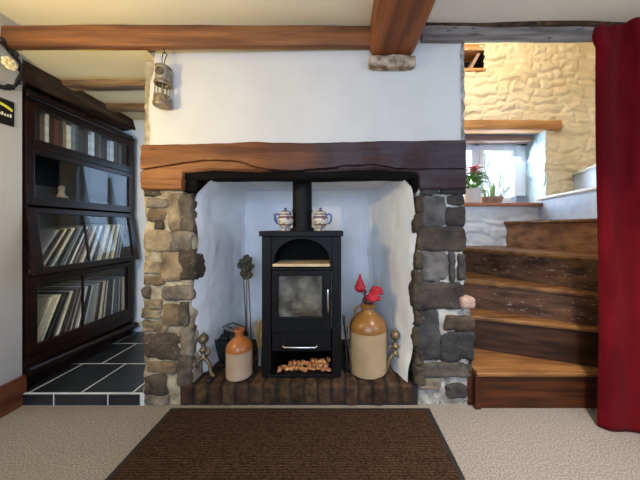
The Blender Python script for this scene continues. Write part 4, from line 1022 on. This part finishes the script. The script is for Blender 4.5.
def door_unit(z0, z1, fr_t, fr_b, st, tilt, mullion, y1off=0.0):
    pv = Vector((BX1, 0, z1)); Rm = Matrix.Rotation(-tilt, 3, 'Y')
    m = MB(); y0, y1 = BY0 + 0.002, BY1 - 0.002
    X0, X1 = BX1 - 0.012, BX1 + 0.012
    m.box(X0, X1, y0, y0 + st, z0, z1, 0.003); m.box(X0, X1, y1 - st, y1, z0, z1, 0.003); m.box(X0, X1, y0 + st - 0.002, y1 - st + 0.002, z0, z0 + fr_b, 0.003); m.box(X0, X1, y0 + st - 0.002, y1 - st + 0.002, z1 - fr_t, z1, 0.003)
    if mullion:
        m.box(BX1 - 0.004, BX1 + 0.008, 1.755, 1.767, z0 + fr_b, z1 - fr_t, 0.002)
    for v in m.bm.verts: v.co = pv + Rm @ (v.co - pv)
    d = m.build('glazed_door', M['mahogany'], bc, world=True)
    m = MB(); m.box(BX1 - 0.002, BX1 + 0.002, y0 + st, y1 - st, z0 + fr_b, z1 - fr_t)
    for v in m.bm.verts: v.co = pv + Rm @ (v.co - pv)
    m.build('door_pane', M['case_glass'], d, world=True)
    return d
door_unit(1.475, 1.752, 0.045, 0.050, 0.042, 0.0, False)
door_unit(1.135, 1.472, 0.034, 0.050, 0.042, 0.0, False)
door_unit(0.722, 1.120, 0.034, 0.040, 0.050, 0.13, True)
door_unit(0.248, 0.710, 0.040, 0.062, 0.055, 0.0, True)

# books on the top shelf
bcols = [(92, 70, 48), (58, 48, 44), (120, 98, 70), (206, 200, 190), (62, 40, 30), (96, 56, 40), (44, 40, 38), (132, 110, 84), (214, 206, 186), (108, 120, 132), (70, 78, 88), (48, 56, 48), (40, 38, 36), (196, 202, 208), (216, 220, 224), (60, 52, 48), (84, 88, 96), (52, 44, 40), (38, 36, 38), (176, 182, 190), (206, 210, 214), (70, 64, 66), (48, 48, 52), (96, 92, 90)]
cname = ['dull brown', 'dark charcoal', 'tan', 'off white', 'dark brown', 'red brown', 'black', 'light brown', 'cream', 'blue grey', 'slate grey', 'dark green', 'sooty black', 'pale grey', 'white', 'brown black', 'mid grey', 'dark umber', 'jet black', 'silver grey', 'bright white', 'purple grey', 'ink grey', 'warm grey']
y = BY0 + 0.05
r9 = random.Random(17)
pages = mk('book_pages', rgb(200, 190, 168), rgb(216, 208, 190), 0.9, scale=(3, 200, 3))
bmats = {}
for k, c in enumerate(bcols):
    th = r9.uniform(0.018, 0.032); hh = r9.uniform(0.15, 0.205); dp = r9.uniform(0.11, 0.14)
    if y + th > BY1 - 0.06: break
    t = thing('book', '%s book standing upright on the top shelf of the bookcase' % cname[k], 'book', (-1.90, y + th / 2, 1.5355), 0, 'books on the top bookcase shelf')
    mm = mk('book_cloth_' + cname[k].replace(' ', '_'), rgb(*c), rgb(*[min(255, int(q * 1.15)) for q in c]), 0.6, scale=(30, 30, 30))
    m = MB(); m.box(-dp + 0.07, 0.07, -th / 2, -th / 2 + 0.003, 0, hh); m.box(-dp + 0.07, 0.07, th / 2 - 0.003, th / 2, 0, hh); m.box(0.064, 0.07, -th / 2, th / 2, 0, hh, 0.0015)
    m.build('cover', mm, t)
    m = MB(); m.box(-dp + 0.075, 0.064, -th / 2 + 0.003, th / 2 - 0.003, 0.003, hh - 0.004); m.build('pages', pages, t)
    y += th + 0.001
# dim things on the second shelf
t = thing('small_ornament', 'small pale ornament on the second bookcase shelf', 'ornament', (-1.88, 1.70, 1.2005))
m = MB(); m.lathe([(0, 0), (0.03, 0), (0.034, 0.01), (0.02, 0.025), (0.014, 0.05), (0.02, 0.07), (0.012, 0.085), (0, 0.088)], n=18); m.build('figure', M['handle_grey'], t, smooth=True)

# record sleeves on the two lower shelves
rcol = {'cream': (226, 216, 186), 'grey': (164, 160, 158), 'black': (36, 35, 36), 'white': (236, 234, 232), 'brown': (92, 62, 50), 'blue grey': (86, 98, 112)}
seq = ['cream', 'black', 'grey', 'white', 'black', 'cream', 'brown', 'black', 'grey', 'white', 'blue grey', 'black', 'cream', 'grey', 'black']
rproto = {}
def record(colname, shelf):
    key = (colname)
    if key not in rproto:
        mm = mk('sleeve_' + colname.replace(' ', '_'), rgb(*rcol[colname]), rgb(*[min(255, int(q * 1.12)) for q in rcol[colname]]), 0.55, scale=(60, 60, 60))
        m = MB(); m.box(-0.155, 0.155, -0.0036, 0.0036, 0, 0.312, 0.001, 1)
        rproto[key] = m.build('record_sleeve', mm); return rproto[key]
    o = rproto[key].copy(); C.objects.link(o); return o
for shelf, z0, a0, a1, desc in ((0, 0.7225, 32, 10, 'behind the tilted glass door'), (1, 0.2725, 24, 0, 'behind the lowest glass door')):
    n = 46; yy0, yy1 = BY0 + 0.040, BY1 - 0.095 if shelf == 0 else BY1 - 0.045
    for k in range(n):
        t_ = k / (n - 1); cn = seq[(k * 7 + r9.randrange(3) + shelf * 5) % len(seq)]
        o = record(cn, shelf)
        o.location = (-1.985 + r9.uniform(-0.008, 0.008), yy0 + (yy1 - yy0) * t_, z0)
        o.rotation_euler = (-R(a0 + (a1 - a0) * t_), 0, 0)
        tag(o, '%s edged record sleeve in the leaning row %s' % (cn, desc), 'record', 'record sleeves ' + desc)

# ------------------------------------------------------------------ miner's lamp hanging from the beam
LX, LY = -0.969, 1.374
ml = thing('miners_lamp', "old brass and steel miner's lamp hanging by a hook from the beam", 'lamp', (LX, LY, 1.667))
m = MB(); m.lathe([(0, 0), (0.045, 0), (0.047, 0.004), (0.047, 0.018), (0.044, 0.022), (0.044, 0.058), (0.041, 0.066), (0, 0.066)], n=32); m.build('oil_base', M['brass_dull'], ml, smooth=True)
m = MB(); m.lathe([(0.031, 0.066), (0.032, 0.128)], n=28); m.build('glass_chimney', M['glass'], ml, smooth=True)
m = MB(); m.lathe([(0, 0.066), (0.008, 0.066), (0.008, 0.10), (0.003, 0.112), (0, 0.112)], n=12); m.build('burner', M['steel'], ml, smooth=True)
for k in range(5):
    a = 2 * PI * k / 5 + 0.3
    m = MB(); m.tube([(0.039 * math.cos(a), 0.039 * math.sin(a), 0.064), (0.039 * math.cos(a), 0.039 * math.sin(a), 0.132)], 0.003, 8); m.build('guard_rod', M['brass_dull'], ml, smooth=True)
m = MB(); m.lathe([(0.036, 0.128), (0.045, 0.128), (0.046, 0.134), (0.046, 0.146), (0.042, 0.152), (0.03, 0.152)], n=32); m.build('middle_ring', M['brass_dull'], ml, smooth=True)
m = MB(); m.lathe([(0.040, 0.152), (0.0385, 0.232), (0, 0.233)], n=32); m.build('bonnet', M['steel'], ml, smooth=True)
m = MB(); m.lathe([(0.032, 0.230), (0.043, 0.231), (0.044, 0.236), (0.038, 0.242), (0.02, 0.248), (0, 0.249)], n=32); m.build('crown', M['brass_dull'], ml, smooth=True)
m = MB(); m.lathe([(0, 0), (0.025, 0), (0.023, 0.004), (0, 0.005)], (0.004, -0.039, 0.195), 24, Matrix.Rotation(R(90), 3, 'X')); m.build('badge', M['badge'], ml, smooth=True)['label'] = 'dark round badge'
m = MB(); m.tube([(-0.006, 0, 0.246), (-0.012, 0, 0.29), (-0.010, 0.005, 0.325), (0.0, 0.012, 0.338), (0.010, 0.014, 0.325), (0.008, 0.0, 0.29), (0.004, 0, 0.246)], 0.0025, 7)
m.tube([(0.0, 0.012, 0.328), (-0.003, -0.014, 0.362), (-0.002, -0.026, 0.392), (0.0, -0.010, 0.402)], 0.003, 7); m.build('hook', M['iron'], ml, smooth=True)
ml.rotation_euler = (0, R(2.5), 0); ml.scale = (0.90, 0.90, 0.91)

# ------------------------------------------------------------------ left wall: iron candle bracket with flower, small sign
sx = -1.79
t = thing('iron_wall_bracket', 'black wrought iron scroll bracket with a cream flower on the white wall', 'wall ornament', (sx, 1.27, 1.72))
m = MB()
pts = [(0.022 + 0.008 * math.sin(3 * a), 0.02 + 0.105 * math.cos(a), 0.135 + 0.125 * math.sin(a)) for a in [2 * PI * k / 40 for k in range(40)]]
m.tube(pts, 0.007, 8, close=True)
pts = [(0.03 + 0.01 * math.sin(5 * a), 0.02 + 0.095 * math.cos(a), 0.135 + 0.112 * math.sin(a)) for a in [2 * PI * k / 40 + 0.3 for k in range(40)]]
m.tube(pts, 0.005, 8, close=True)
m.build('ring', M['iron'], t, smooth=True)
for k in range(10):
    a = 2 * PI * k / 10 + 0.2; c = Vector((0.03, 0.02 + 0.10 * math.cos(a), 0.135 + 0.12 * math.sin(a)))
    m = MB(); m.tube([c + Vector((0.004 * math.sin(q), 0.020 * math.cos(q) * (1 - q / 9), 0.020 * math.sin(q) * (1 - q / 9))) for q in [i * 0.5 for i in range(14)]], 0.0045, 6); m.build('scroll', M['iron'], t, smooth=True)
m = MB()
fc = Vector((0.045, 0.055, 0.152))
for k in range(7):
    a = 2 * PI * k / 7; m.ball(fc + Vector((0.004, 0.020 * math.cos(a), 0.020 * math.sin(a))), 0.015, (0.5, 1, 1), 2)
m.ball(fc + Vector((0.008, 0, 0)), 0.010)
m.build('flower', M['flower_cream'], t, smooth='all')['label'] = 'cream flower'
t = thing('wall_sign', 'small black sign with a yellow curve and white lettering under the iron bracket', 'sign', (sx, 1.31, 1.555))
m = MB(); m.box(0, 0.010, -0.08, 0.066, 0, 0.135, 0.002); m.build('board', M['sign_black'], t)
m = MB()
for i in range(16):
    y0 = -0.07 + 0.125 * i / 16; zz = 0.104 - 0.020 * ((i - 7.5) / 8) ** 2
    m.box(0.009, 0.012, y0, y0 + 0.009, zz - 0.007, zz + 0.007)
m.build('yellow_curve', M['sign_yellow'], t)
m = MB()
for i in range(11):
    y0 = -0.066 + 0.0112 * i
    m.box(0.009, 0.0115, y0, y0 + 0.006, 0.045, 0.045 + (0.012, 0.018, 0.012)[i % 3])
m.build('lettering', M['sign_white'], t)
